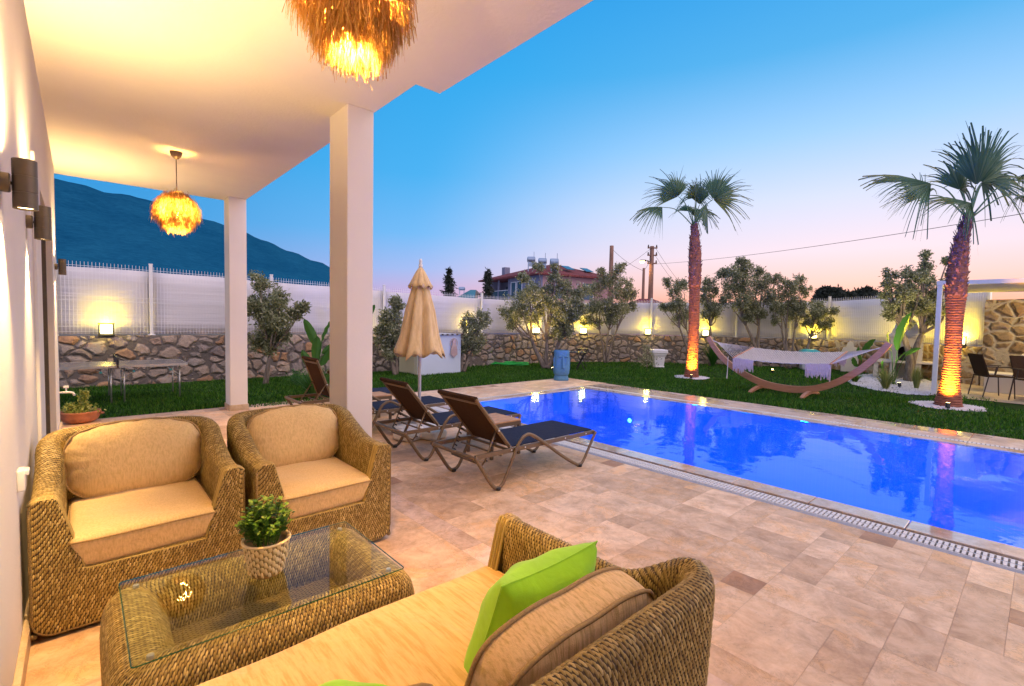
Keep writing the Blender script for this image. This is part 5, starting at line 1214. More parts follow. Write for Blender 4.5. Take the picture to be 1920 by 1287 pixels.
def palm(label, base, axis, radii, zsmooth, fronds, seed, Rr, cat='palm tree'):
    g = G(*base); t = thing('fan_palm', label, cat, g, 0, 'tall fan palms lit from below on the lawn'); q = np.random.default_rng(seed)
    A = [at(u, v, g) - g for (u, v) in axis]; A[0] = Vector((0, 0, -.02)); P = bez(A, 12)
    zs = [p.z for p in P]; rad = lambda z: float(np.interp(z, [a[0] for a in radii], [a[1] for a in radii]))
    cen = lambda z: Vector((float(np.interp(z, zs, [p.x for p in P])), float(np.interp(z, zs, [p.y for p in P])), z))
    rows = []; n = 28; z = -.02; top = zs[-1]
    while z < top:
        rg = rad(z); row = []
        for k in range(n):
            a = 2 * PI * k / n; jag = (1 + .05 * (k % 2) * q.uniform(-1, 1)); ring = 1 + (.045 if int(z / .022) % 2 else -.02) * q.uniform(.5, 1.3); row.append(cen(z) + Vector((math.cos(a), math.sin(a), 0)) * rg * jag * ring)
        rows.append(row); z += .011 if z < zsmooth else .05
    m = MB(); m.grid(rows, cv=True); m.build('trunk', M_PT, t)
    Vv = []; Ff = []
    for i in range(520):
        z = q.uniform(zsmooth - .05, top + .02); a = q.uniform(0, 2 * PI); r_ = rad(z) * q.uniform(.8, .95); c0 = cen(z); o = Vector((math.cos(a), math.sin(a), 0)); w = Vector((-o.y, o.x, 0)) * q.uniform(.02, .045); L = q.uniform(.06, .13); out = q.uniform(.15, .55)
        b = len(Vv); p = c0 + o * r_; tip = p + o * L * out + Vector((0, 0, L * q.uniform(.3, 1)))
        Vv += [p - w, p + w, tip + w * .45, tip - w * .45, p - w * .6 - o * .02 + Vector((0, 0, .05))]; Ff += [(b, b + 1, b + 2, b + 3)]
    fast('leaf_boots', Vv, Ff, M_PB, t)
    crown = cen(top)
    for i, (hu, hv, tu, tv, dp, rs, dr, nv) in enumerate(fronds):
        hub = at(hu, hv, g) - g + FW * dp; tip = at(tu, tv, g) - g + FW * dp * 1.6; d = (tip - hub); L = d.length * rs
        N_ = -FW * nv[0] + Vector((0, 0, 1)) * nv[1] + RT * nv[2]
        fan(t, crown + Vector((0, 0, -.04)), hub, d, N_, L, seed * 20 + i, dr, spread=(1.7 if nv[0] >= 1 and nv[1] < .2 else 2.5))
    return t, g
p1, g1 = palm('slim fan palm with an orange-lit trunk, left of the hammock', (1296, 708), [(1296, 708), (1300, 640), (1302, 560), (1303, 480), (1302, 424)],
     [(0, .185), (.15, .165), (.5, .14), (1.0, .13), (2.3, .13), (2.55, .155), (3.2, .15), (3.6, .115), (3.95, .06)], 2.35,
     [(1242, 389, 1184, 398, 0, .95, .75, (.5, .8, 0)), (1278, 364, 1240, 304, .25, 1.0, .65, (1, .3, -.3)), (1302, 390, 1300, 325, -.35, .95, .7, (1, .1, 0)), (1312, 372, 1336, 322, .2, .9, .7, (.9, .2, .5)),
      (1334, 376, 1396, 324, -.1, 1.0, .55, (.6, .5, .6)), (1326, 388, 1352, 376, .5, 1.1, .9, (.3, .9, .2)), (1330, 380, 1336, 430, .2, .9, .3, (.4, .2, .9)), (1290, 380, 1272, 350, -.5, .9, .8, (.8, .5, -.2)), (1310, 385, 1330, 360, .7, 1.0, .8, (.8, .4, 0))], 3, 1)
p2, g2 = palm('stout fan palm with an orange-lit trunk, in front of the pergola', (1777, 762), [(1777, 762), (1785, 680), (1790, 600), (1796, 500), (1806, 440), (1817, 408)],
     [(0, .20), (.12, .18), (.4, .135), (.9, .115), (1.6, .12), (2.0, .145), (2.6, .135), (3.0, .095), (3.4, .05)], 1.95,
     [(1745, 345, 1632, 330, 0, 1.0, .55, (.6, .7, 0)), (1800, 402 - 15, 1712, 378, -.2, .92, .75, (.5, .7, .1)), (1815, 352, 1822, 244, -.15, 1.0, .25, (1, .1, 0)), (1850, 340, 1925, 235, .1, 1.05, .5, (.7, .4, .5)),
      (1838, 345, 1870, 262, .4, 1.0, .6, (.9, .3, .3)), (1880, 330, 1960, 300, .3, 1.0, .7, (.5, .8, .2)), (1925, 368, 2010, 372, 0, 1.0, .8, (.5, .8, 0)), (1790, 350, 1765, 290, .6, .9, .6, (.9, .3, -.3)), (1860, 345, 1935, 345, -.5, .9, .8, (.4, .9, 0))], 7, 1)

# pebble rings and bed
def pebbles(name, label, poly_fn, n, seed, z=.0):
    q = np.random.default_rng(seed); Vv = []; Ff = []; ico = [(0, 0, 1), (.9, 0, .1), (.28, .85, .1), (-.73, .53, .1), (-.73, -.53, .1), (.28, -.85, .1)]
    k = 0
    while k < n:
        x, y = poly_fn(q)
        s = q.uniform(.014, .03); a = q.uniform(0, 6.28); b = len(Vv); ca, sa = math.cos(a), math.sin(a)
        for (i, j, h) in ico: Vv.append((x + (i * ca - j * sa) * s, y + (i * sa + j * ca) * s * q.uniform(.7, 1), z + h * s * .9))
        Ff += [(b, b + 1 + i, b + 1 + (i + 1) % 5) for i in range(5)]; k += 1
    o = fast(name, Vv, Ff, M_GRAVEL); o['kind'] = 'stuff'; o['label'] = label; o['category'] = 'gravel'; return o
def ring(g, r0, r1):
    def f(q):
        a = q.uniform(0, 2 * PI); r_ = math.sqrt(q.uniform(r0 ** 2, r1 ** 2)) * (1 + .05 * math.sin(a * 5)); return g.x + r_ * math.cos(a), g.y + r_ * math.sin(a)
    return f
pebbles('white_pebbles', 'ring of white pebbles round the foot of the slim palm', ring(g1, .12, .43), 1500, 1, .0)
pebbles('white_pebbles', 'ring of white pebbles round the foot of the stout palm', ring(g2, .15, .52), 2100, 2, .0)
bed = [G(u, v) for u, v in ((1582, 712), (1600, 722), (1640, 732), (1700, 740), (1742, 742), (1760, 722), (1735, 712), (1690, 706), (1650, 701), (1610, 703))]
def inbed(q):
    while True:
        x = q.uniform(12.4, 18.6); y = q.uniform(1.2, 4.2); c = False
        for i in range(len(bed)):
            a, b = bed[i], bed[i - 1]
            if (a.y > y) != (b.y > y) and x < (b.x - a.x) * (y - a.y) / (b.y - a.y) + a.x: c = not c
        if c: return x, y
pebbles('white_pebbles', 'bed of white pebbles round the lit banana plant by the barbecue', inbed, 6000, 3, .0)

# palm uplights, garden spots
def spot(loc, label, e, aim, col=(1.0, .50, .10), size=70, r=.035):
    t = thing('garden_spotlight', label, 'spotlight', loc); m = MB(); m.tube([(0, 0, 0), (0, 0, .05)], .008, 6); m.build('spike', M_BLACK, t)
    a = Vector(aim).normalized(); m = MB(); m.tube([Vector((0, 0, .07)) - a * .045, Vector((0, 0, .07)) + a * .04], .034, 14); m.build('housing', M_BLACK, t, smooth='auto')
    m = MB(); m.tube([Vector((0, 0, .07)) + a * .0405, Vector((0, 0, .07)) + a * .043], .028, 14); m.build('lens', M_SPOTE, t)
    lamp('spot_light', 'SPOT', Vector((0, 0, .07)) + a * .06, e, col, t, r, a, R(size), blend=.7)
    return t
d1 = -(g1.normalized()); d2 = -(Vector((g2.x, g2.y, 0)).normalized())
spot(g1 + d1 * .42, 'small spotlight at the foot of the slim palm', 420, (-d1.x * .30, -d1.y * .30, 1), (1, .42, .03), 120)
spot(g2 + d2 * .44, 'small spotlight at the foot of the stout palm', 520, (-d2.x * .30, -d2.y * .30, 1), (1, .42, .03), 120)
gs = G(1448, 700); spot(gs, 'bright starry spotlight in the grass under the hammock', 120, (-.25, -.1, 1), (1, .75, .2), 90)
gs = G(1686, 727); spot(gs, 'spotlight in the pebble bed beside the banana plant', 160, (.2, .25, 1), (1, .85, .4), 80)
gs = G(1036, 697); spot(gs, 'small spotlight behind the blue head planter, lighting the forked olive trunk', 260, (-.05, .35, 1), (1, .62, .12), 75)
gs = G(1716, 722); spot(gs, 'small spotlight at the foot of the thick cut-back olive trunk', 150, (.15, .25, 1), (1, .75, .3), 70)

# banana-like plants
def strel(g, blades, label, h, name='banana_plant', seed=0, stems=True):
    q = np.random.default_rng(seed); t = thing(name, label, 'plant', g)
    for i, (hx, hz, L, W2, ang, tw) in enumerate(blades):
        base = Vector((q.normal(0, .03), q.normal(0, .03), 0)); st = RT * hx + Vector((0, 0, hz)) + FW * q.normal(0, .05); d = (RT * math.sin(ang) + Vector((0, 0, math.cos(ang)))).normalized(); side = (RT * math.cos(ang) - Vector((0, 0, math.sin(ang)))) * math.cos(tw) + FW * math.sin(tw)
        m = MB(); m.tube(bez([base, base.lerp(st, .5) + RT * hx * -.15, st], 5), [.014 - .008 * k / 10 for k in range(11)], 6)
        nrm = d.cross(side); rows = []
        for k in range(11):
            f = k / 10; w = W2 / 2 * 1.9 * (f + .02) ** .55 * max(0, 1 - f) ** .62; c0 = st + d * L * f + nrm * (-.12 * L * f * f) + Vector((0, 0, -.06 * L * f * f)); rows.append([c0 + side * w * s + nrm * (.35 * w * abs(s) + .012 * math.sin(k * 2.1 + s * 3) * abs(s)) for s in (-1, -.6, -.2, 0, .2, .6, 1)])
        m.grid(rows); m.build('leaf', M_BROAD, t, smooth=True)
    return t
g = G(594, 733); g = Vector((g.x * .98, g.y * .98, 0))
strel(g, [(.0, .82, .62, .19, -.38, .2), (.10, .95, .50, .10, .34, 1.1), (.0, .58, .50, .20, .05, .5), (.06, .50, .42, .18, .6, -.3), (-.04, .40, .46, .18, -.5, .6), (.10, .72, .40, .14, .9, .2)], 'banana plant with upright green leaves left of the front pillar', 1.5, seed=3)
g = G(655, 705); strel(Vector((g.x * .96, g.y * .96, 0)), [(.25, 1.2, .65, .2, .55, .3), (-.1, 1.0, .5, .2, -.3, .3)], 'banana plant hidden behind the front pillar with one leaf tip showing right of it', 1.5, seed=5)
g = G(1676, 722); 
strel(g, [(-.03, .85, 1.0, .34, .16, .25), (-.12, .82, .55, .22, -.35, .8), (.22, .72, .40, .16, .95, .3), (-.18, .25, .40, .16, -.3, .5), (.05, .5, .42, .2, .5, 1.0)], 'lit banana plant with tall yellow-green leaves in the white pebble bed', 2, seed=9)
g = G(1612, 704); strel(g, [(.10, .62, .55, .26, .5, .2), (.0, .45, .45, .26, -.4, .5), (.2, .3, .42, .2, .9, .3), (-.05, .25, .35, .2, -.6, .2)], 'smaller banana plant against the stone wall behind the right end of the hammock', 1, seed=12)
def tuft(g, label, cat, n, h, spread, mat, seed, name, w=.008, droop=.4):
    q = np.random.default_rng(seed); t = thing(name, label, cat, g); Vv = []; Ff = []
    for i in range(n):
        a = q.uniform(0, 2 * PI); L = h * q.uniform(.6, 1.1); o = np.array([math.cos(a), math.sin(a), 0]); s = spread * q.uniform(.1, 1); tg = np.array([-o[1], o[0], 0]) * w; b = len(Vv); p0 = o * q.uniform(0, .04)
        for f in (0, .4, .75, 1): c0 = p0 + o * s * f ** 1.5 + np.array([0, 0, L * (f - droop * s / h * f ** 3)]); Vv += [c0 - tg * (1 - f * .9), c0 + tg * (1 - f * .9)]
        for k in range(3): Ff.append((b + 2 * k, b + 2 * k + 1, b + 2 * k + 3, b + 2 * k + 2))
    fast('blades', Vv, Ff, mat, t); return t
tuft(G(1660, 730), 'spiky yellow-green clump at the foot of the lit banana plant', 'plant', 130, .55, .45, M_ORN, 1, 'spiky_plant', .014)
tuft(G(1718, 729), 'small fine ornamental grass tuft left of the pergola post', 'grass tuft', 420, .52, .15, M_ORN, 2, 'grass_tuft', .005)
tuft(G(1603, 717), 'low pale green clump at the left end of the pebble bed', 'plant', 160, .30, .34, M_BOX, 3, 'garden_plant', .012)
tuft(G(588, 748), 'low feathery cycad left of the front pillar, beside the far lounger', 'cycad', 260, .62, .55, M_BROAD, 4, 'cycad', .012, .3)
g = onwall(1338, 0, 0)[0]; tuft(Vector((g.x * .95, g.y * .95, 0)), 'dark strappy clump right of the slim palm, under the lantern', 'plant', 260, .85, .55, M_BROAD, 5, 'strappy_plant', .016, .35)
q = np.random.default_rng(21); g = G(1213, 690); t = thing('garden_shrub', 'small dark shrub with a thin stem left of the white pedestal', 'shrub', g); Cc = np.concatenate([q.normal(0, 1, (500, 3)) * (.16, .16, .12) + (0, 0, .2), q.normal(0, 1, (260, 3)) * (.07, .07, .2) + (-.05, 0, .55)]); leaves('foliage', M_OLIVE, t, Cc, .06, q, .4, .3); m = MB(); m.tube([(0, 0, 0), (-.03, 0, .5), (-.05, 0, .95)], [.02, .014, .006], 6); m.build('stem', M_BARK, t)
q = np.random.default_rng(22); g = G(556, 722); t = thing('garden_shrub', 'tiny round dark shrub at the wall foot between the pillars', 'shrub', Vector((g.x * .985, g.y * .985, 0))); leaves('foliage', M_BROAD, t, q.normal(0, 1, (420, 3)) * (.07, .07, .07) + (0, 0, .15), .05, q, .5, .3)

# lawn grass blades
def grass():
    q = np.random.default_rng(77); pts = []
    def area(x0, y0, x1, y1, n): pts.append(np.stack([q.uniform(x0, x1, n), q.uniform(y0, y1, n)], 1))
    area(-.5, 8.34, 1.86, 12.1, 17000); area(1.86, 8.03, 4.5, 12.0, 17000); area(4.5, 8.03, 8.93, 11.8, 24000); area(8.94, -.2, 12.2, 11.4, 46000); area(12.2, .6, 18.6, 11.0, 34000)
    P = np.concatenate(pts)
    # cut away outside the walls
    def side(a, b, P): return (b[0] - a[0]) * (P[:, 1] - a[1]) - (b[1] - a[1]) * (P[:, 0] - a[0])
    ok = np.ones(len(P), bool)
    for poly in (WL[1:], WR, WR2):
        for a, b in zip(poly, poly[1:]):
            L = math.hypot(b[0] - a[0], b[1] - a[1]); ok &= side(a, b, P) / L < -.16
    ok &= ~((P[:, 0] > 13.6 + .0) & (P[:, 1] < 2.0))
    for g, r_ in ((g1, .40), (g2, .48)): ok &= np.hypot(P[:, 0] - g.x, P[:, 1] - g.y) > r_
    bx = np.array([(b.x, b.y) for b in bed]); c = np.zeros(len(P), bool)
    for i in range(len(bx)):
        a, b = bx[i], bx[i - 1]; cond = (a[1] > P[:, 1]) != (b[1] > P[:, 1]); xx = (b[0] - a[0]) * (P[:, 1] - a[1]) / (b[1] - a[1] + 1e-9) + a[0]; c ^= cond & (P[:, 0] < xx)
    P = P[ok & ~c]; n = len(P); a = q.uniform(0, 2 * PI, n)
    patch = .45 + 1.0 * (np.sin(P[:, 0] * 2.1 + np.sin(P[:, 1] * 1.7) * 2) * np.sin(P[:, 1] * 2.7 + P[:, 0]) * .5 + .5)
    h = q.uniform(.03, .065, n) * patch; w = q.uniform(.006, .012, n); dx, dy = np.cos(a) * w, np.sin(a) * w; lx, ly = q.normal(0, .018, n), q.normal(0, .018, n); z = np.full(n, -.012)
    v0 = np.stack([P[:, 0] - dx, P[:, 1] - dy, z], 1); v1 = np.stack([P[:, 0] + dx, P[:, 1] + dy, z], 1); v2 = np.stack([P[:, 0] + lx, P[:, 1] + ly, z + h], 1)
    o = fast('grass', np.stack([v0, v1, v2], 1).reshape(-1, 3), np.arange(n * 3).reshape(-1, 3), M_GRASS); o['kind'] = 'stuff'; o['label'] = 'short green lawn grass round the pool'; o['category'] = 'grass'
grass()

# ================================================================== HAMMOCK
hx = 10.85; ht = thing('hammock', 'white fringed hammock hung on a curved wooden stand, on the lawn beyond the pool', 'hammock', (hx, 3.6, 0))
HY = lambda y: y - 3.6
P = [Vector((0, HY(y), z)) for y, z in ((5.26, 1.10), (5.10, .86), (4.86, .60), (4.50, .36), (4.05, .17), (3.60, .10), (3.15, .13), (2.75, .28), (2.38, .54), (2.08, .86), (1.90, 1.12))]
P = bez(P, 6); m = MB(); rows = []
for i, p in enumerate(P):
    d = (P[min(i + 1, len(P) - 1)] - P[max(i - 1, 0)]).normalized(); n = Vector((0, -d.z, d.y)); hh = .072 - .02 * abs(i / (len(P) - 1) - .5) * 2
    rows.append([p + n * hh + Vector((-.03, 0, 0)), p + n * hh + Vector((.03, 0, 0)), p - n * hh + Vector((.03, 0, 0)), p - n * hh + Vector((-.03, 0, 0))])
m.grid(rows, cv=True); m.add(rows[0], [(0, 1, 2, 3)]); m.add(rows[-1], [(3, 2, 1, 0)]); m.build('stand_beam', M_HAMW, ht, bevel=.006)
for y in (4.08, 3.12):
    Q = bez([Vector((-.52, HY(y), .03)), Vector((-.36, HY(y), .08)), Vector((-.15, HY(y), .115)), Vector((0, HY(y), .12)), Vector((.15, HY(y), .115)), Vector((.36, HY(y), .08)), Vector((.52, HY(y), .03))], 4); rows = []
    for i, p in enumerate(Q): rows.append([p + Vector((0, -.035, .03)), p + Vector((0, .035, .03)), p + Vector((0, .035, -.03)), p + Vector((0, -.035, -.03))])
    m = MB(); m.grid(rows, cv=True); m.add(rows[0], [(0, 1, 2, 3)]); m.add(rows[-1], [(3, 2, 1, 0)]); m.build('stand_foot', M_HAMW, ht, bevel=.004, loc=(0, 0, -.045))
ya, yb = HY(4.45), HY(2.66); za, zb = .79, .80; hw = .50; TL = .19
for y, z in ((ya, za), (yb, zb)): m = MB(); m.tube([(-hw - .03, y, z - TL * .53), (hw + .03, y, z + TL * .53)], .017, 8); m.build('spreader_bar', M_HAMW, ht, smooth=True)
nx_, ny_ = 18, 44; m = MB()
def bp(i, j):
    u = -1 + 2 * i / nx_; f = j / ny_; return Vector((u * hw, ya + (yb - ya) * f, za + (zb - za) * f + u * TL / 2 - .07 * math.sin(PI * f) * (1 - .35 * u * u) + .004 * math.sin(f * 60 + u * 9)))
cl = MB()
for i in range(nx_ + 1): cl.tube([bp(i, j) for j in range(ny_ + 1)], .0075, 4)
for j in range(0, ny_ + 1): cl.tube([bp(i, j) + Vector((0, 0, .003)) for i in range(nx_ + 1)], .009, 4)
cl.build('net_bed', M_ROPE, ht)
for y, z, ye, ze in ((ya, za, HY(5.2), 1.04), (yb, zb, HY(1.95), 1.05)):
    m = MB(); kn = Vector((0, y + (ye - y) * .80, z + (ze - z) * .80))
    for i in range(13): m.tube([Vector((-hw + 2 * hw * i / 12, y, z + (i / 6 - 1) * TL / 2)), kn], .005, 4)
    m.tube([kn, Vector((0, ye, ze))], .012, 6); m.build('clew_cord', M_ROPE, ht)
q = random.Random(9)
for side in (-1,):
    for (f0, f1) in ((.0, .23), (.77, 1.0)):
        m = MB(); k = 0
        for k in range(34):
            f = f0 + (f1 - f0) * k / 33; p = Vector((-hw - .008, ya + (yb - ya) * f, za + (zb - za) * f - TL / 2 - .07 * math.sin(PI * f) * .65)); L = q.uniform(.22, .34) * (1 - .25 * abs((f if f < .5 else 1 - f) / .23))
            m.tube([p, p + Vector((q.uniform(-.01, .0), q.uniform(-.006, .006), -L * .5)), p + Vector((q.uniform(-.015, .01), q.uniform(-.01, .01), -L))], [.009, .011, .009], 5)
        m.build('fringe', M_FRINGE, ht)
        m = MB()
        for k in range(34):
            f = f0 + (f1 - f0) * k / 33; p = Vector((hw + .008, ya + (yb - ya) * f, za + (zb - za) * f + TL / 2 - .07 * math.sin(PI * f) * .65)); L = q.uniform(.2, .3); m.tube([p, p + Vector((0, 0, -L))], [.009, .009], 5)
        m.build('fringe', M_FRINGE, ht)
m = MB(); m.tube([(-hw - .03, ya + .1, za - .08), (-hw - .03, ya + .1, za - .35), (-hw - .03, ya + .11, za - .55)], [.006, .008, .015], 6); m.build('tassel', M_ROPE, ht)

# ================================================================== GARDEN THINGS
# head planter
mo = thing('head_planter', 'blue stone planter carved as a long-nosed face at the pool corner', 'planter', G(1052, 713)); face = math.atan2(-g1.y, -g1.x)
a0 = math.atan2(-mo.location.y, -mo.location.x) + R(14); mo.rotation_euler = (0, 0, a0)
q = np.random.default_rng(2); rows = []; N_ = 40
for (z, rx, ry) in ((0, .165, .165), (.02, .172, .172), (.06, .165, .165), (.105, .148, .15), (.12, .145, .146), (.14, .165, .165), (.18, .182, .18), (.26, .186, .182), (.36, .178, .178), (.46, .172, .176), (.56, .168, .176), (.64, .165, .175), (.70, .166, .176), (.72, .158, .168)):
    row = []
    for k in range(N_):
        a = 2 * PI * k / N_; ex = 3.0; c_, s_ = math.cos(a), math.sin(a); dn = (abs(c_) ** ex + abs(s_) ** ex) ** (1 / ex); x, y = rx * c_ / dn, ry * s_ / dn
        if c_ > .3 and .20 < z < .60: x -= .02 * (c_ - .3) * (1 - abs(z - .42) / .2 if abs(z - .42) < .2 else 0)
        row.append((x, y, z))
    rows.append(row)
m = MB(); m.grid(rows, cv=True); m.add([(.15 * math.cos(2 * PI * k / N_), .15 * math.sin(2 * PI * k / N_), .70) for k in range(N_)], [tuple(range(N_))]); m.build('pot', M_MOAI, mo, smooth='auto')
m = MB(); m.add([(.165, -.018, .60), (.165, .018, .60), (.185, .016, .58), (.185, -.016, .58), (.235, .028, .30), (.235, -.028, .30), (.165, .045, .285), (.165, -.045, .285)], [(0, 1, 2, 3), (3, 2, 4, 5), (5, 4, 6, 7), (1, 6, 4, 2), (0, 3, 5, 7)]); m.build('nose', M_MOAI, mo, bevel=.006)
for s in (-1, 1):
    m = MB(); m.add([(.155, s * .02, .60), (.155, s * .125, .585), (.188, s * .11, .575), (.190, s * .02, .58), (.16, s * .02, .545), (.155, s * .12, .54)], [(0, 1, 2, 3), (3, 2, 5, 4), (1, 5, 2), (0, 3, 4)][::1]); m.build('brow', M_MOAI, mo)
    m = MB(); m.rbox((0.02, s * .182, .40), (.06, .035, .30), .014, 3); m.build('ear', M_MOAI, mo, smooth=True)
m = MB(); m.rbox((.178, 0, .225), (.03, .085, .016), .007, 3); m.rbox((.178, 0, .205), (.026, .06, .014), .006, 3); m.build('lips', M_MOAI, mo, smooth=True)
# black folding table behind it
g = G(1070, 693); ft = thing('folding_table', 'black folding table with crossed legs on the lawn behind the blue head planter', 'table', Vector((g.x, g.y, 0)), R(-48)); m = MB(); m.bb((-.55, -.3, .50), (.42, .3, .525)); m.build('tabletop', M_BLACK, ft, bevel=.004)
for x in (-.42, .28):
    m = MB()
    for s in (-1, 1): m.tube([(x - .12, s * .24, 0), (x + .12, s * .24, .50)], .012, 6); m.tube([(x + .12, s * .22, 0), (x - .12, s * .22, .50)], .012, 6)
    m.build('leg_frame', M_BLACK, ft)
g = G(1083, 690); bs = thing('folding_stool', 'black stool standing beside the black folding table', 'stool', Vector((g.x + .1, g.y - .1, 0)), R(-48)); m = MB(); m.rbox((0, 0, .575), (.34, .34, .03), .012, 2); m.build('seat', M_BLACK, bs, smooth=True); m = MB()
for s in (-1, 1): m.tube([(-.15, s * .14, 0), (.13, s * .14, .56)], .010, 6); m.tube([(.15, s * .12, 0), (-.13, s * .12, .56)], .010, 6)
m.build('leg_frame', M_BLACK, bs)
# white hut with macrame
h0 = G(784, 704); hL = G(748, 696); hR = G(853, 697); ang = math.atan2(hR.y - h0.y, hR.x - h0.x); sh = thing('pump_hut', 'low white pump hut with a dark flat roof edge beside the parasol', 'hut', h0, 0); w_ = (hR - h0).length; d_ = .95; hz_ = 1.0
m = MB(); m.bb((0, 0, -.05), (w_, .03, hz_)); m.bb((w_ - .03, .031, -.05), (w_, d_, hz_)); m.build('front_wall', M_SHED, sh)
m = MB(); m.bb((-.002, .031, -.05), (.03, d_, hz_)); m.build('side_wall', M_SHEDL, sh)
m = MB()
for k in range(3): m.bb((-.014, .03 + k * .07, .02), (-.002, .085 + k * .07, hz_ - .06))
m.build('corner_trim', M_SHEDL, sh)
m = MB(); m.bb((-.05, -.05, hz_), (w_ + .03, d_, hz_ + .022)); m.build('roof', M_LGREY, sh)
m = MB()
for k in range(9): x = .03 + k * (w_ - .06) / 8; m.bb((x, -.062, hz_ - .012), (x + .055, -.051, hz_ + .024))
m.build('roof_clip', M_DBROWN, sh)
mc = thing('macrame_hanging', 'pink macrame dream catcher hanging on the front of the white hut', 'wall hanging', h0 + Vector((w_ - .24, -.03, .72)))
m = MB(); m.tube([(.115 * math.cos(a), 0, .115 * math.sin(a) * 1.2 + .05) for a in np.linspace(0, 2 * PI, 32, endpoint=False)], .008, 6, closed=True); m.build('hoop', M_MAC, mc, smooth=True)
m = MB()
for k in range(11): a = -1 + 2 * k / 10; m.tube([(a * .06, -.01, .17 - abs(a) * .05), (a * .035, -.012, .06), (a * .09, -.012, -.10), (a * .10, -.012, -.32 + abs(a) * .08)], .009, 5)
m.build('cords', M_MAC, mc)
m = MB()
for k in range(12): a = PI * k / 11; m.tube([(0, -.006, .05), (.11 * math.cos(a), -.006, .05 + .13 * math.sin(a))], .003, 4)
m.build('web', M_MAC, mc)
# hose
g = G(955, 683); t = thing('garden_hose', 'bright green garden hose lying in loops on the lawn by the stone wall', 'hose', Vector((g.x * .97, g.y * .97, 0))); q = random.Random(3); m = MB()
P = []
for k in range(70): a = k * .42; P.append(Vector((math.cos(a) * (.45 + .12 * q.random()) + .1 * math.sin(a * .3), math.sin(a) * .22 * (1 + .3 * q.random()), .02 + .0008 * k + .03 * q.random())))
rr_ = Matrix.Rotation(R(-40), 3, 'Z'); m.tube([rr_ @ p for p in bez(P, 3)], .016, 6); m.tube(bez([rr_ @ Vector((-.45, .0, .05)), rr_ @ Vector((-.62, .05, .12)), rr_ @ Vector((-.72, .12, .2))], 4), .016, 6); m.build('hose_coil', M_HOSE, t, smooth=True)
g = G(924, 680); t = thing('plastic_sack', 'crumpled pale grey sack at the wall foot beside the green hose', 'sack', Vector((g.x * .985, g.y * .985, 0))); m = MB(); m.rbox((0, 0, .07), (.34, .24, .15), .06, 6, lambda p: p + Vector((.02 * math.sin(p.y * 40), .02 * math.sin(p.x * 33), .02 * math.sin(p.x * 25 + p.y * 30)))); m.build('sack_body', M_LGREY, t, smooth=True)
# pedestal
g = G(1234, 689); t = thing('garden_pedestal', 'white pedestal planter with a flared top by the wall, left of the slim palm', 'planter', g, R(-45)); 
def sq(rows_): 
    m = MB(); m.grid([[(sx * r_, sy * r_, z) for sx, sy in ((-1, -1), (1, -1), (1, 1), (-1, 1))] for r_, z in rows_], cv=True); return m
m = sq([(.15, 0), (.165, .03), (.14, .06), (.165, .34), (.20, .40), (.21, .44), (.235, .47), (.235, .56), (.20, .57), (.19, .53), (.0, .53)]); m.build('body', M_WHITEP, t, bevel=.008)
# teal-lidded bin
g = G(1516, 692); t = thing('garden_bin', 'pale grey bin with a teal lid against the wall behind the hammock', 'bin', Vector((g.x * .98, g.y * .98, 0)), R(-62)); m = sq([(.20, 0), (.22, .04), (.25, .48), (.0, .48)]); m.build('body', M_LGREY, t, bevel=.01); m = sq([(.0, .48), (.27, .481), (.275, .52), (.25, .60), (.15, .66), (0, .665)]); m.build('lid', M_TEAL, t, bevel=.012)
# little white ornament on the wall foot
g = G(1592, 694); t = thing('wall_fountain', 'small white scalloped ornament against the low wall above the hammock end', 'ornament', Vector((g.x * .96, g.y * .96, 0)), R(-70)); m = MB()
m.prism([(-.22, -.05), (.22, -.05), (.22, .05), (-.22, .05)], 0, .62); m.add([(x, y, z) for y in (-.04, .04) for x, z in ((-.22, .621), (.22, .621), (.17, .76), (.1, .78), (.07, .90), (0, .96), (-.07, .90), (-.1, .78), (-.17, .76))], [tuple(range(8, -1, -1)), tuple(range(9, 18))] + [(i, (i + 1) % 9, 9 + (i + 1) % 9, 9 + i) for i in range(9)]); m.build('body', M_CREAM, t)

# barbecue
b0 = G(1672, 706); b1 = G(1716, 716); ang = R(-78); bw = .66
g = Vector((16.55, 2.86, 0)); bq = thing('masonry_barbecue', 'cream masonry barbecue with an arched firebox and a chimney hood', 'barbecue', g, ang)   # local x along the front, y away
Dq = .75
m = MB(); m.bb((0, 0, 0), (.12, Dq, .44)); m.bb((bw - .12, 0, 0), (bw, Dq, .44)); m.bb((.121, Dq - .1, 0), (bw - .121, Dq, .44)); m.bb((-.35, .04, 0), (-.25, Dq, .44)); m.build('base', M_CREAM, bq)
m = MB(); m.bb((-.42, -.06, .441), (bw + .3, Dq, .50)); m.build('counter', M_CREAM, bq, bevel=.006)
# arched front: face with a hole
n = 16; x0, x1 = .16, bw - .16; xc = (x0 + x1) / 2; ra = (x1 - x0) / 2; zb_ = .501; zs = .78; zt = 1.14
inner = [(x0, zb_)] + [(xc - ra * math.cos(PI * k / n), zs + ra * math.sin(PI * k / n) * .75) for k in range(n + 1)] + [(x1, zb_)]
outer = [(0, zb_)] + [(bw * (k / n), zt) if 0 < k < n else ((0 if k == 0 else bw), zs if False else zt) for k in range(n + 1)] + [(bw, zb_)]
m = MB()
for y in (0, Dq):
    Vp = [(x, y, z) for x, z in inner] + [(x, y, z) for x, z in outer]; k = len(inner); 
    if y == 0: m.add(Vp, [(i, i + 1, k + i + 1, k + i) for i in range(k - 1)])
k = len(inner); m.add([(x, 0, z) for x, z in inner] + [(x, Dq - .1, z) for x, z in inner], [(i, k + i, k + i + 1, i + 1) for i in range(k - 1)])
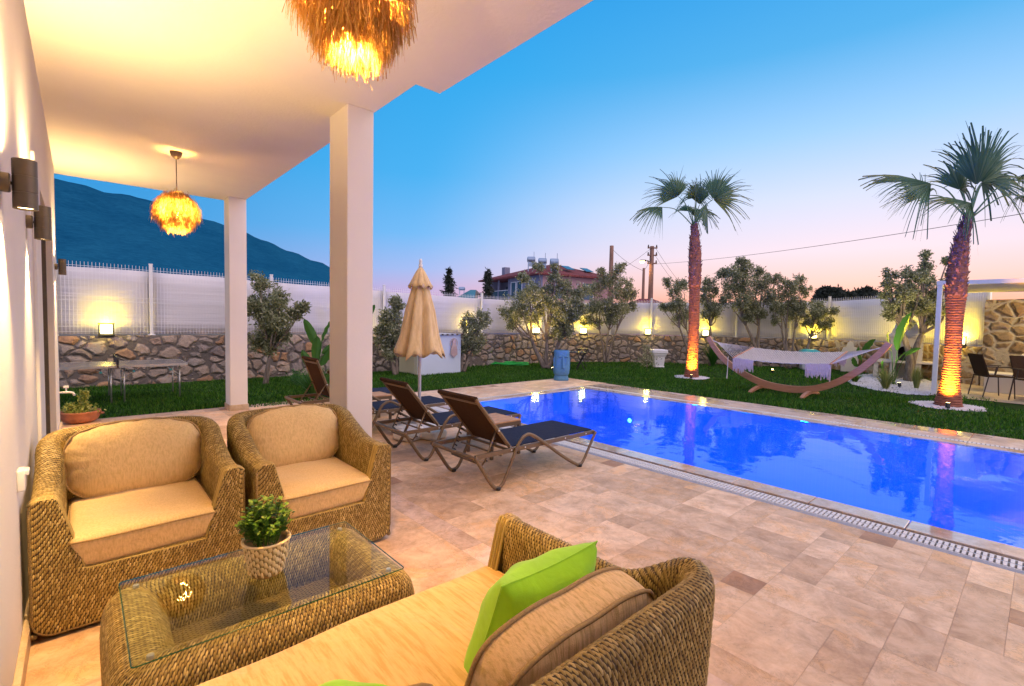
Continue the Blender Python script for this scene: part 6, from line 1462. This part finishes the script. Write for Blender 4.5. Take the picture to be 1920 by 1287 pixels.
m.add([(0, 0, zb_), (0, Dq, zb_), (0, Dq, zt), (0, 0, zt)], [(0, 1, 2, 3)]); m.add([(0, 0, zt), (bw, 0, zt), (bw, Dq, zt), (0, Dq, zt)], [(0, 1, 2, 3)]); m.build('firebox', M_CREAM, bq)
m = MB(); m.add([(bw + .002, 0, zb_), (bw + .002, Dq, zb_), (bw + .002, Dq, zt), (bw + .002, 0, zt)], [(0, 1, 2, 3)]); m.bb((bw + .003, 0, .502), (bw + .02, Dq, zt - .003)); m.build('tiled_side', M_CTILE, bq)
m = MB(); m.bb((.14, Dq - .11, zb_), (bw - .14, Dq - .1, 1.12)); m.build('fire_back', M_SOOT, bq); m = MB(); m.bb((x0 + .003, .02, zb_ + .002), (x1 - .003, .05, zb_ + .16)); m.bb((x0 + .003, .051, zb_ + .15), (x1 - .003, Dq - .12, zb_ + .16)); m.build('grill', M_BLACK, bq)
m = MB(); m.bb((-.05, -.05, zt + .002), (bw + .05, Dq + .02, zt + .07)); m.add([(.0, 0, zt + .07), (bw, 0, zt + .07), (bw, Dq, zt + .07), (0, Dq, zt + .07), (.18, .2, 1.62), (bw - .18, .2, 1.62), (bw - .18, Dq - .1, 1.62), (.18, Dq - .1, 1.62)], [(0, 1, 5, 4), (1, 2, 6, 5), (2, 3, 7, 6), (3, 0, 4, 7), (4, 5, 6, 7)]); m.build('chimney', M_CREAM, bq)

# pergola, its terrace, bench, dining chairs
A_ = G(1738, 738); A_ = Vector((13.40, 1.55, 0))
pg = thing('pergola', 'white pergola with a slatted cloth canopy at the right edge', 'pergola', A_)
m = MB(); m.bb((-.04, -.04, 0), (.04, .04, 2.30)); m.build('post', M_WHITEM, pg, bevel=.004); m = MB(); m.bb((3.0, -.04, 0), (3.08, .04, 2.30)) if False else m.bb((3.0, -1.55, 0), (3.08, -1.47, 2.30)); m.build('post', M_WHITEM, pg, bevel=.004)
m = MB(); m.bb((-.05, -4.5, 2.301), (.05, .05, 2.385)); m.build('front_beam', M_WHITEM, pg); m = MB(); m.bb((.051, -.05, 2.301), (3.2, .05, 2.40)); m.build('side_beam', M_WHITEM, pg); m = MB(); m.bb((3.0, -4.5, 2.301), (3.1, -.051, 2.40)); m.build('rear_beam', M_WHITEM, pg)
m = MB()
for k in range(16):
    xa = .052 + k * .185; rows = []
    for j in range(7): f = j / 6; rows.append([(xa + .185 * f, y, 2.35 - .05 * math.sin(PI * f)) for y in (-4.4, -2.2, -.052)])
    m.grid(rows)
o = m.build('canopy_cloth', M_CANOPY, pg, smooth=True); so_ = o.modifiers.new('thick', 'SOLIDIFY'); so_.thickness = .004
m = MB(); m.add([(12.95, -3, .0), (17.2, -3, .0), (17.2, 2.0, .0), (16.1, 2.15, .0), (13.3, 1.75, .0)], [(0, 1, 2, 3, 4)]); struct(m.build('patio', M_SKIRT))
lamp_t = thing('pergola_lamp', 'warm ceiling lamp under the pergola canopy', 'lamp', A_ + Vector((1.6, -2.2, 2.28))); m = MB(); m.lathe([(0, 0), (.07, 0), (.07, .05), (0, .05)], 20); m.build('shade', M_LPANE, lamp_t); lamp('lamp_light', 'POINT', (0, 0, -.06), 150, (1, .74, .34), lamp_t, .06)
g = G(1842, 736); t = thing('white_bench', 'white built-in bench seat with a tall back against the stone wall', 'bench', Vector((15.0, -.25, 0)), 0); m = MB(); m.bb((0, -1.6, .0), (.75, 1.15, .43)); m.build('seat', M_CREAM, t, bevel=.01); m = MB(); m.bb((.56, -1.6, .431), (.75, .62, .86)); m.build('backrest', M_CREAM, t, bevel=.01)
t = scatter((15.45, .12, .62), .36, .12, R(20), R(-75), 0, 'tan square cushion standing on the white bench'); t.data.materials[0] = M_SACK
def dining_chair(loc, rz, label):
    t = thing('dining_chair', label, 'chair', loc, rz, 'dark dining chairs under the pergola')     # faces +x
    m = MB(); m.bb((-.22, -.23, .42), (.24, .23, .445)); m.build('seat', M_SLING, t, bevel=.006)
    m = MB(); Vb = [(-.20, -.23, .45), (-.20, .23, .45), (-.34, .23, .88), (-.34, -.23, .88)]; m.add([Vector(v) for v in Vb] + [Vector(v) + Vector((.022, 0, .005)) for v in Vb], [(0, 1, 2, 3), (7, 6, 5, 4), (0, 4, 5, 1), (1, 5, 6, 2), (2, 6, 7, 3), (3, 7, 4, 0)]); m.build('backrest', M_SLING, t)
    for s in (-1, 1):
        m = MB(); m.tube([(-.20, s * .235, .43), (-.28, s * .235, 0)], .012, 6); m.build('leg', M_DBROWN, t); m = MB(); m.tube([(.22, s * .235, .43), (.25, s * .235, 0)], .012, 6); m.build('leg', M_DBROWN, t)
        m = MB(); m.bb((-.24, s * .25 - .02, .625), (.26, s * .25 + .02, .645)); m.tube([(.18, s * .25, .43), (.22, s * .25, .625)], .010, 6); m.tube([(-.12, s * .25, .43), (-.09, s * .25, .625)], .010, 6); m.build('armrest', M_DBROWN, t)
    return t
dining_chair((14.12, .72, 0), R(-58), 'dark dining chair with brown armrests seen from the side, under the pergola')
dining_chair((13.72, .10, 0), R(-140), 'dark dining chair cut by the right edge, seen from behind')
t = thing('dining_table', 'dark outdoor dining table at the right edge of the picture', 'table', (14.3, -.75, 0)); m = MB(); m.bb((-.45, -.8, .70), (.45, .8, .73)); m.build('tabletop', M_DBROWN, t, bevel=.004)
for sx in (-1, 1):
    for sy in (-1, 1): m = MB(); m.bb((sx * .40 - .03, sy * .74 - .03, 0), (sx * .40 + .03, sy * .74 + .03, .699)); m.build('leg', M_DBROWN, t)

# ================================================================== BEYOND THE WALL
def far_pt(u, depth, z=0): return Vector((RT.x * (u - CX) / F * depth + FW.x * depth, RT.y * (u - CX) / F * depth + FW.y * depth, z))
def hz_(u, v, depth): r = ray(u, v); return EYE + r[2] * depth / (r[0] * FW.x + r[1] * FW.y)
# villa with the red roof
c0 = far_pt(1015, 34); a_ = math.atan2(RT.y, RT.x) + math.atan2(.5, .87)
hv = thing('red_roofed_house', 'pink house with a red tiled hip roof and water tanks beyond the wall', 'house', c0, a_)    # x along the pink front, y along the side coloured as in shade (away)
ez = hz_(1015, 513, 34); Lx, Ly = 6.0, 8.2
m = MB(); m.bb((0, .0, -.1), (Lx, .25, ez)); m.bb((Lx - .25, .251, -.1), (Lx, Ly, ez)); m.build('pink_wall', M_PINK, hv)
m = MB(); m.bb((-.02, -.0, -.1), (.23, 4.2, ez - .02)) if False else m.bb((-.25, .0, -.1), (-.001, 4.3, ez)); m.bb((-.001, Ly - .25, -.1), (Lx - .26, Ly, ez)); m.build('shaded_wall', M_BLUEW, hv)
m = MB(); m.bb((-.25, 4.301, -.1), (-.0, Ly, 2.9)); m.build('balcony_wall', M_BLUEW, hv); m = MB(); m.bb((1.2, 4.3, 2.9), (1.35, Ly - .26, ez)); m.build('recessed_wall', M_BLUEW, hv)
for y in (4.5, 6.2, 8.0): m = MB(); m.bb((-.2, y, 2.9), (-.08, y + .12, ez)); m.build('balcony_post', M_BLUEW, hv)
m = MB(); m.bb((-.17, 4.62, 2.95), (-.15, 7.95, 3.75)); b = m.build('balcony_glass', M_WPANE, hv); m = MB(); m.bb((-.19, 4.6, 3.76), (-.12, 7.98, 3.80)); m.build('handrail', M_WHITEM, b)
for y in (.7, 2.4, 3.3):
    m = MB(); m.bb((-.28, y, ez - 1.75), (-.251, y + .65, ez - .45)); w = m.build('window', M_WPANE, hv); m = MB()
    for yy in (y - .05, y + .65): m.bb((-.30, yy, ez - 1.8), (-.25, yy + .05, ez - .4))
    m.bb((-.30, y, ez - .449), (-.25, y + .65, ez - .4)); m.build('frame', M_WHITEM, w)
for x in (1.1, 3.6):
    m = MB(); m.bb((x, -.03, ez - 1.7), (x + .9, -.001, ez - .5)); w = m.build('window', M_WPANE, hv); m = MB(); m.bb((x - .06, -.05, ez - 1.76), (x - .001, -.002, ez - .44)); m.bb((x + .901, -.05, ez - 1.76), (x + .96, -.002, ez - .44)); m.build('frame', M_WHITEM, w)
for y in (4.9, 6.4): m = MB(); m.bb((1.17, y, 3.0), (1.199, y + 1.0, ez - .5)); m.build('window', M_WPANE, hv)
rz_ = ez + 1.15; o_ = .55; E4 = [(-.25 - o_, -o_, ez), (Lx + o_, -o_, ez), (Lx + o_, Ly + o_, ez), (-.25 - o_, Ly + o_, ez)]
m = MB(); m.add(E4 + [(Lx / 2, Lx / 2, rz_), (Lx / 2, Ly - Lx / 2, rz_)], [(0, 1, 4), (1, 2, 5, 4), (2, 3, 5), (3, 0, 4, 5)]); m.add([(p[0], p[1], p[2] - .12) for p in E4] + E4, [(3, 2, 1, 0), (0, 1, 5, 4), (1, 2, 6, 5), (2, 3, 7, 6), (3, 0, 4, 7)]); rf = m.build('roof', M_ROOF, hv)
m = MB(); m.bb((.8, Ly - 1.2, ez + .2), (1.3, Ly - .7, ez + 1.1)); m.build('chimney', M_BLUEW, rf)
m = MB()
for (x, y) in ((2.6, .6), (4.6, .9)): m.box((x, y, ez + .62), (.7, .9, .04), 0, Matrix.Rotation(R(22), 3, 'X'))
m.build('skylight', M_WPANE, rf)
for (u, v, dd) in ((993, 487, 37), (1014, 490, 35.5), (1036, 491, 34.5)):
    p = far_pt(u, dd); zc = hz_(u, v, dd); t = thing('water_tank', {993: 'left of three round water tanks on the red roof, the tallest standing', 1014: 'middle of three round water tanks on the red roof', 1036: 'right of three round water tanks on the red roof, browner and behind the olive tip'}[u], 'water tank', (p.x, p.y, zc), math.atan2(RT.y, RT.x), 'water tanks on the red roof')
    m = MB(); m.lathe([(0, -.32), (.15, -.31), (.22, -.27), (.22, .27), (.15, .31), (0, .32)], 20); o = m.build('drum', M_TANK, t, smooth='auto'); o.rotation_euler = (0, R(90), 0)
    m = MB()
    for sx in (-.22, .22): m.bb((sx - .03, -.2, -.95), (sx + .03, -.14, -.16)); m.bb((sx - .03, .14, -.95), (sx + .03, .2, -.16))
    m.bb((-.25, -.21, -.55), (.25, -.201, -.2))
    m.build('stand', M_TANK, t); m = MB(); m.tube([(.2, 0, .15), (.2, 0, .6)], .02, 6); m.build('vent_pipe', M_TANK, t)
# teal-roofed house
c0 = far_pt(852, 40); zt_ = hz_(852, 556, 40); th_ = thing('teal_roofed_house', 'small house with a teal roof just showing over the fence, right of the parasol', 'house', c0, math.atan2(RT.y, RT.x)); m = MB(); m.bb((0, 0, -.1), (1.7, 3, zt_ - .25)); m.build('wall', M_PINK, th_)
m = MB(); m.add([(-.2, -.3, zt_ - .3), (1.3, -.3, zt_ + .55), (1.75, -.3, zt_ + .55), (1.75, 3.2, zt_ + .55), (1.3, 3.2, zt_ + .55), (-.2, 3.2, zt_ - .3), (1.6, -.3, zt_ - .3), (1.6, 3.2, zt_ - .3)], [(0, 1, 4, 5), (1, 2, 3, 4), (0, 6, 2, 1), (5, 4, 3, 7), (6, 7, 3, 2)]); m.build('roof', M_TEALR, th_)
p = far_pt(864.5, 39.5); zc = hz_(864.5, 541.5, 39.5); t = thing('water_tank', 'single dark water tank on the teal roof', 'water tank', (p.x, p.y, zc), math.atan2(RT.y, RT.x)); m = MB(); m.lathe([(0, -.27), (.1, -.26), (.14, -.22), (.14, .22), (.1, .26), (0, .27)], 16); o = m.build('drum', M_TANK, t, smooth='auto'); o.rotation_euler = (0, R(90), 0); m = MB(); m.bb((-.2, -.1, -.6), (-.16, .1, -.1)); m.bb((.16, -.1, -.6), (.2, .1, -.1)); m.build('stand', M_TANK, t)
# low roof right of the poles
c0 = far_pt(1222, 32); zr_ = hz_(1220, 560, 32); t = thing('low_house', 'low house whose dark hipped roof shows over the fence left of the slim palm', 'house', c0, math.atan2(RT.y, RT.x)); m = MB(); m.bb((-1.8, 0, -.1), (1.8, 3, zr_ - .8)); m.build('wall', M_PINK, t); m = MB(); m.add([(-2.2, -.3, zr_ - .8), (2.2, -.3, zr_ - .8), (2.2, 3.3, zr_ - .8), (-2.2, 3.3, zr_ - .8), (-.5, 1.5, zr_ + .05), (.4, 1.5, zr_ + .05)], [(0, 1, 5, 4), (1, 2, 5), (2, 3, 4, 5), (3, 0, 4)]); m.build('roof', M_ROOF, t)
# poles
def pole(u, v, depth, r_, label, arms=(), name='utility_pole'):
    p = far_pt(u, depth); zt = hz_(u, v, depth); t = thing(name, label, 'utility pole', (p.x, p.y, -.1), math.atan2(RT.y, RT.x)); m = MB(); m.tube([(0, 0, 0), (.0, 0, zt + .1)], [r_ * 1.25, r_ * .85], 10); m.build('post', M_POLE, t, smooth=True)
    for (dz, w) in arms:
        m = MB(); m.bb((-w, -.16, zt + .1 - dz - .05), (w, -.10, zt + .1 - dz + .05)); a = m.build('crossarm', M_POLE, t); m = MB()
        for s in (-1, 1): m.lathe([(.0, 0), (.05, 0), (.07, .06), (.04, .12), (.05, .18), (0, .2)], 10, (s * (w - .06), -.13, zt + .1 - dz + .05))
        m.build('insulator', M_DBROWN, a)
    return t, Vector((p.x, p.y, zt)), zt
_, pa, za_ = pole(1142, 461, 36, .17, 'plain thick utility pole left of the street lamp')
tp, pb_, zb2 = pole(1217, 462, 38, .19, 'tall utility pole with crossarms carrying the lit street lamp', ((.15, .38), (.72, .38), (1.35, .38)))
_, pc, zc_ = pole(1203, 503, 36, .11, 'thin leaning-height utility pole close to the left of the lamp pole')
t = thing('street_lamp', 'glowing orange street lamp on a bracket of the crossarmed pole', 'street lamp', pb_ + Vector((0, 0, -1.15)), math.atan2(RT.y, RT.x)); m = MB(); m.tube([(-.1, -.1, -.1), (-.45, -.15, .02), (-.55, -.2, .0)], .03, 6); m.build('bracket', M_DBROWN, t); m = MB(); m.rbox((-.72, -.2, 0), (.46, .22, .12), .05, 3); m.build('head', M_DBROWN, t, smooth=True)
m = MB(); m.rbox((-.78, -.2, -.08), (.36, .24, .18), .08, 3); m.build('lens', M_STREET, t, smooth=True); lamp('lamp_light', 'POINT', (-.78, -.2, -.30), 60, (1, .6, .25), t, .1)
def wire(a, b, sag, label, r_=.012):
    a, b = Vector(a), Vector(b); P = [a.lerp(b, k / 20) + Vector((0, 0, -sag * 4 * (k / 20) * (1 - k / 20))) for k in range(21)]; g0 = P[0]; m = MB(); m.tube([p - g0 for p in P], r_, 5); o = m.build('overhead_wire', M_WIRE, None, loc=g0); tag(o, label, 'wire', 'overhead wires between the poles'); return o
e_ = far_pt(2020, 13); ez_ = hz_(2020, 380, 13); wire(pb_ + Vector((0, 0, -1.4)), (e_.x, e_.y, ez_), .25, 'long overhead wire running from the crossarmed pole to the upper right', .010)
wire(pb_ + Vector((0, 0, -.1)), pa + Vector((0, 0, -2.2)), .1, 'overhead wire from the top crossarm down to the left pole', .012)
wire(pa + Vector((0, 0, -.2)), pc + Vector((0, 0, -.2)), .2, 'overhead wire from the left pole top to the thin pole', .012)
wire(pc + Vector((0, 0, -.2)), pb_ + Vector((0, 0, -.9)), .05, 'short overhead wire between the thin pole and the crossarmed pole', .012)
q = far_pt(1285, 50); wire(pb_ + Vector((.2, -.2, -.15)), (q.x, q.y, hz_(1285, 545, 50)), .2, 'overhead wire sloping down right from the top crossarm', .012)
wire(pb_ + Vector((.2, -.2, -.75)), (q.x, q.y, hz_(1280, 556, 50)), .2, 'overhead wire sloping down right from the middle crossarm', .012)
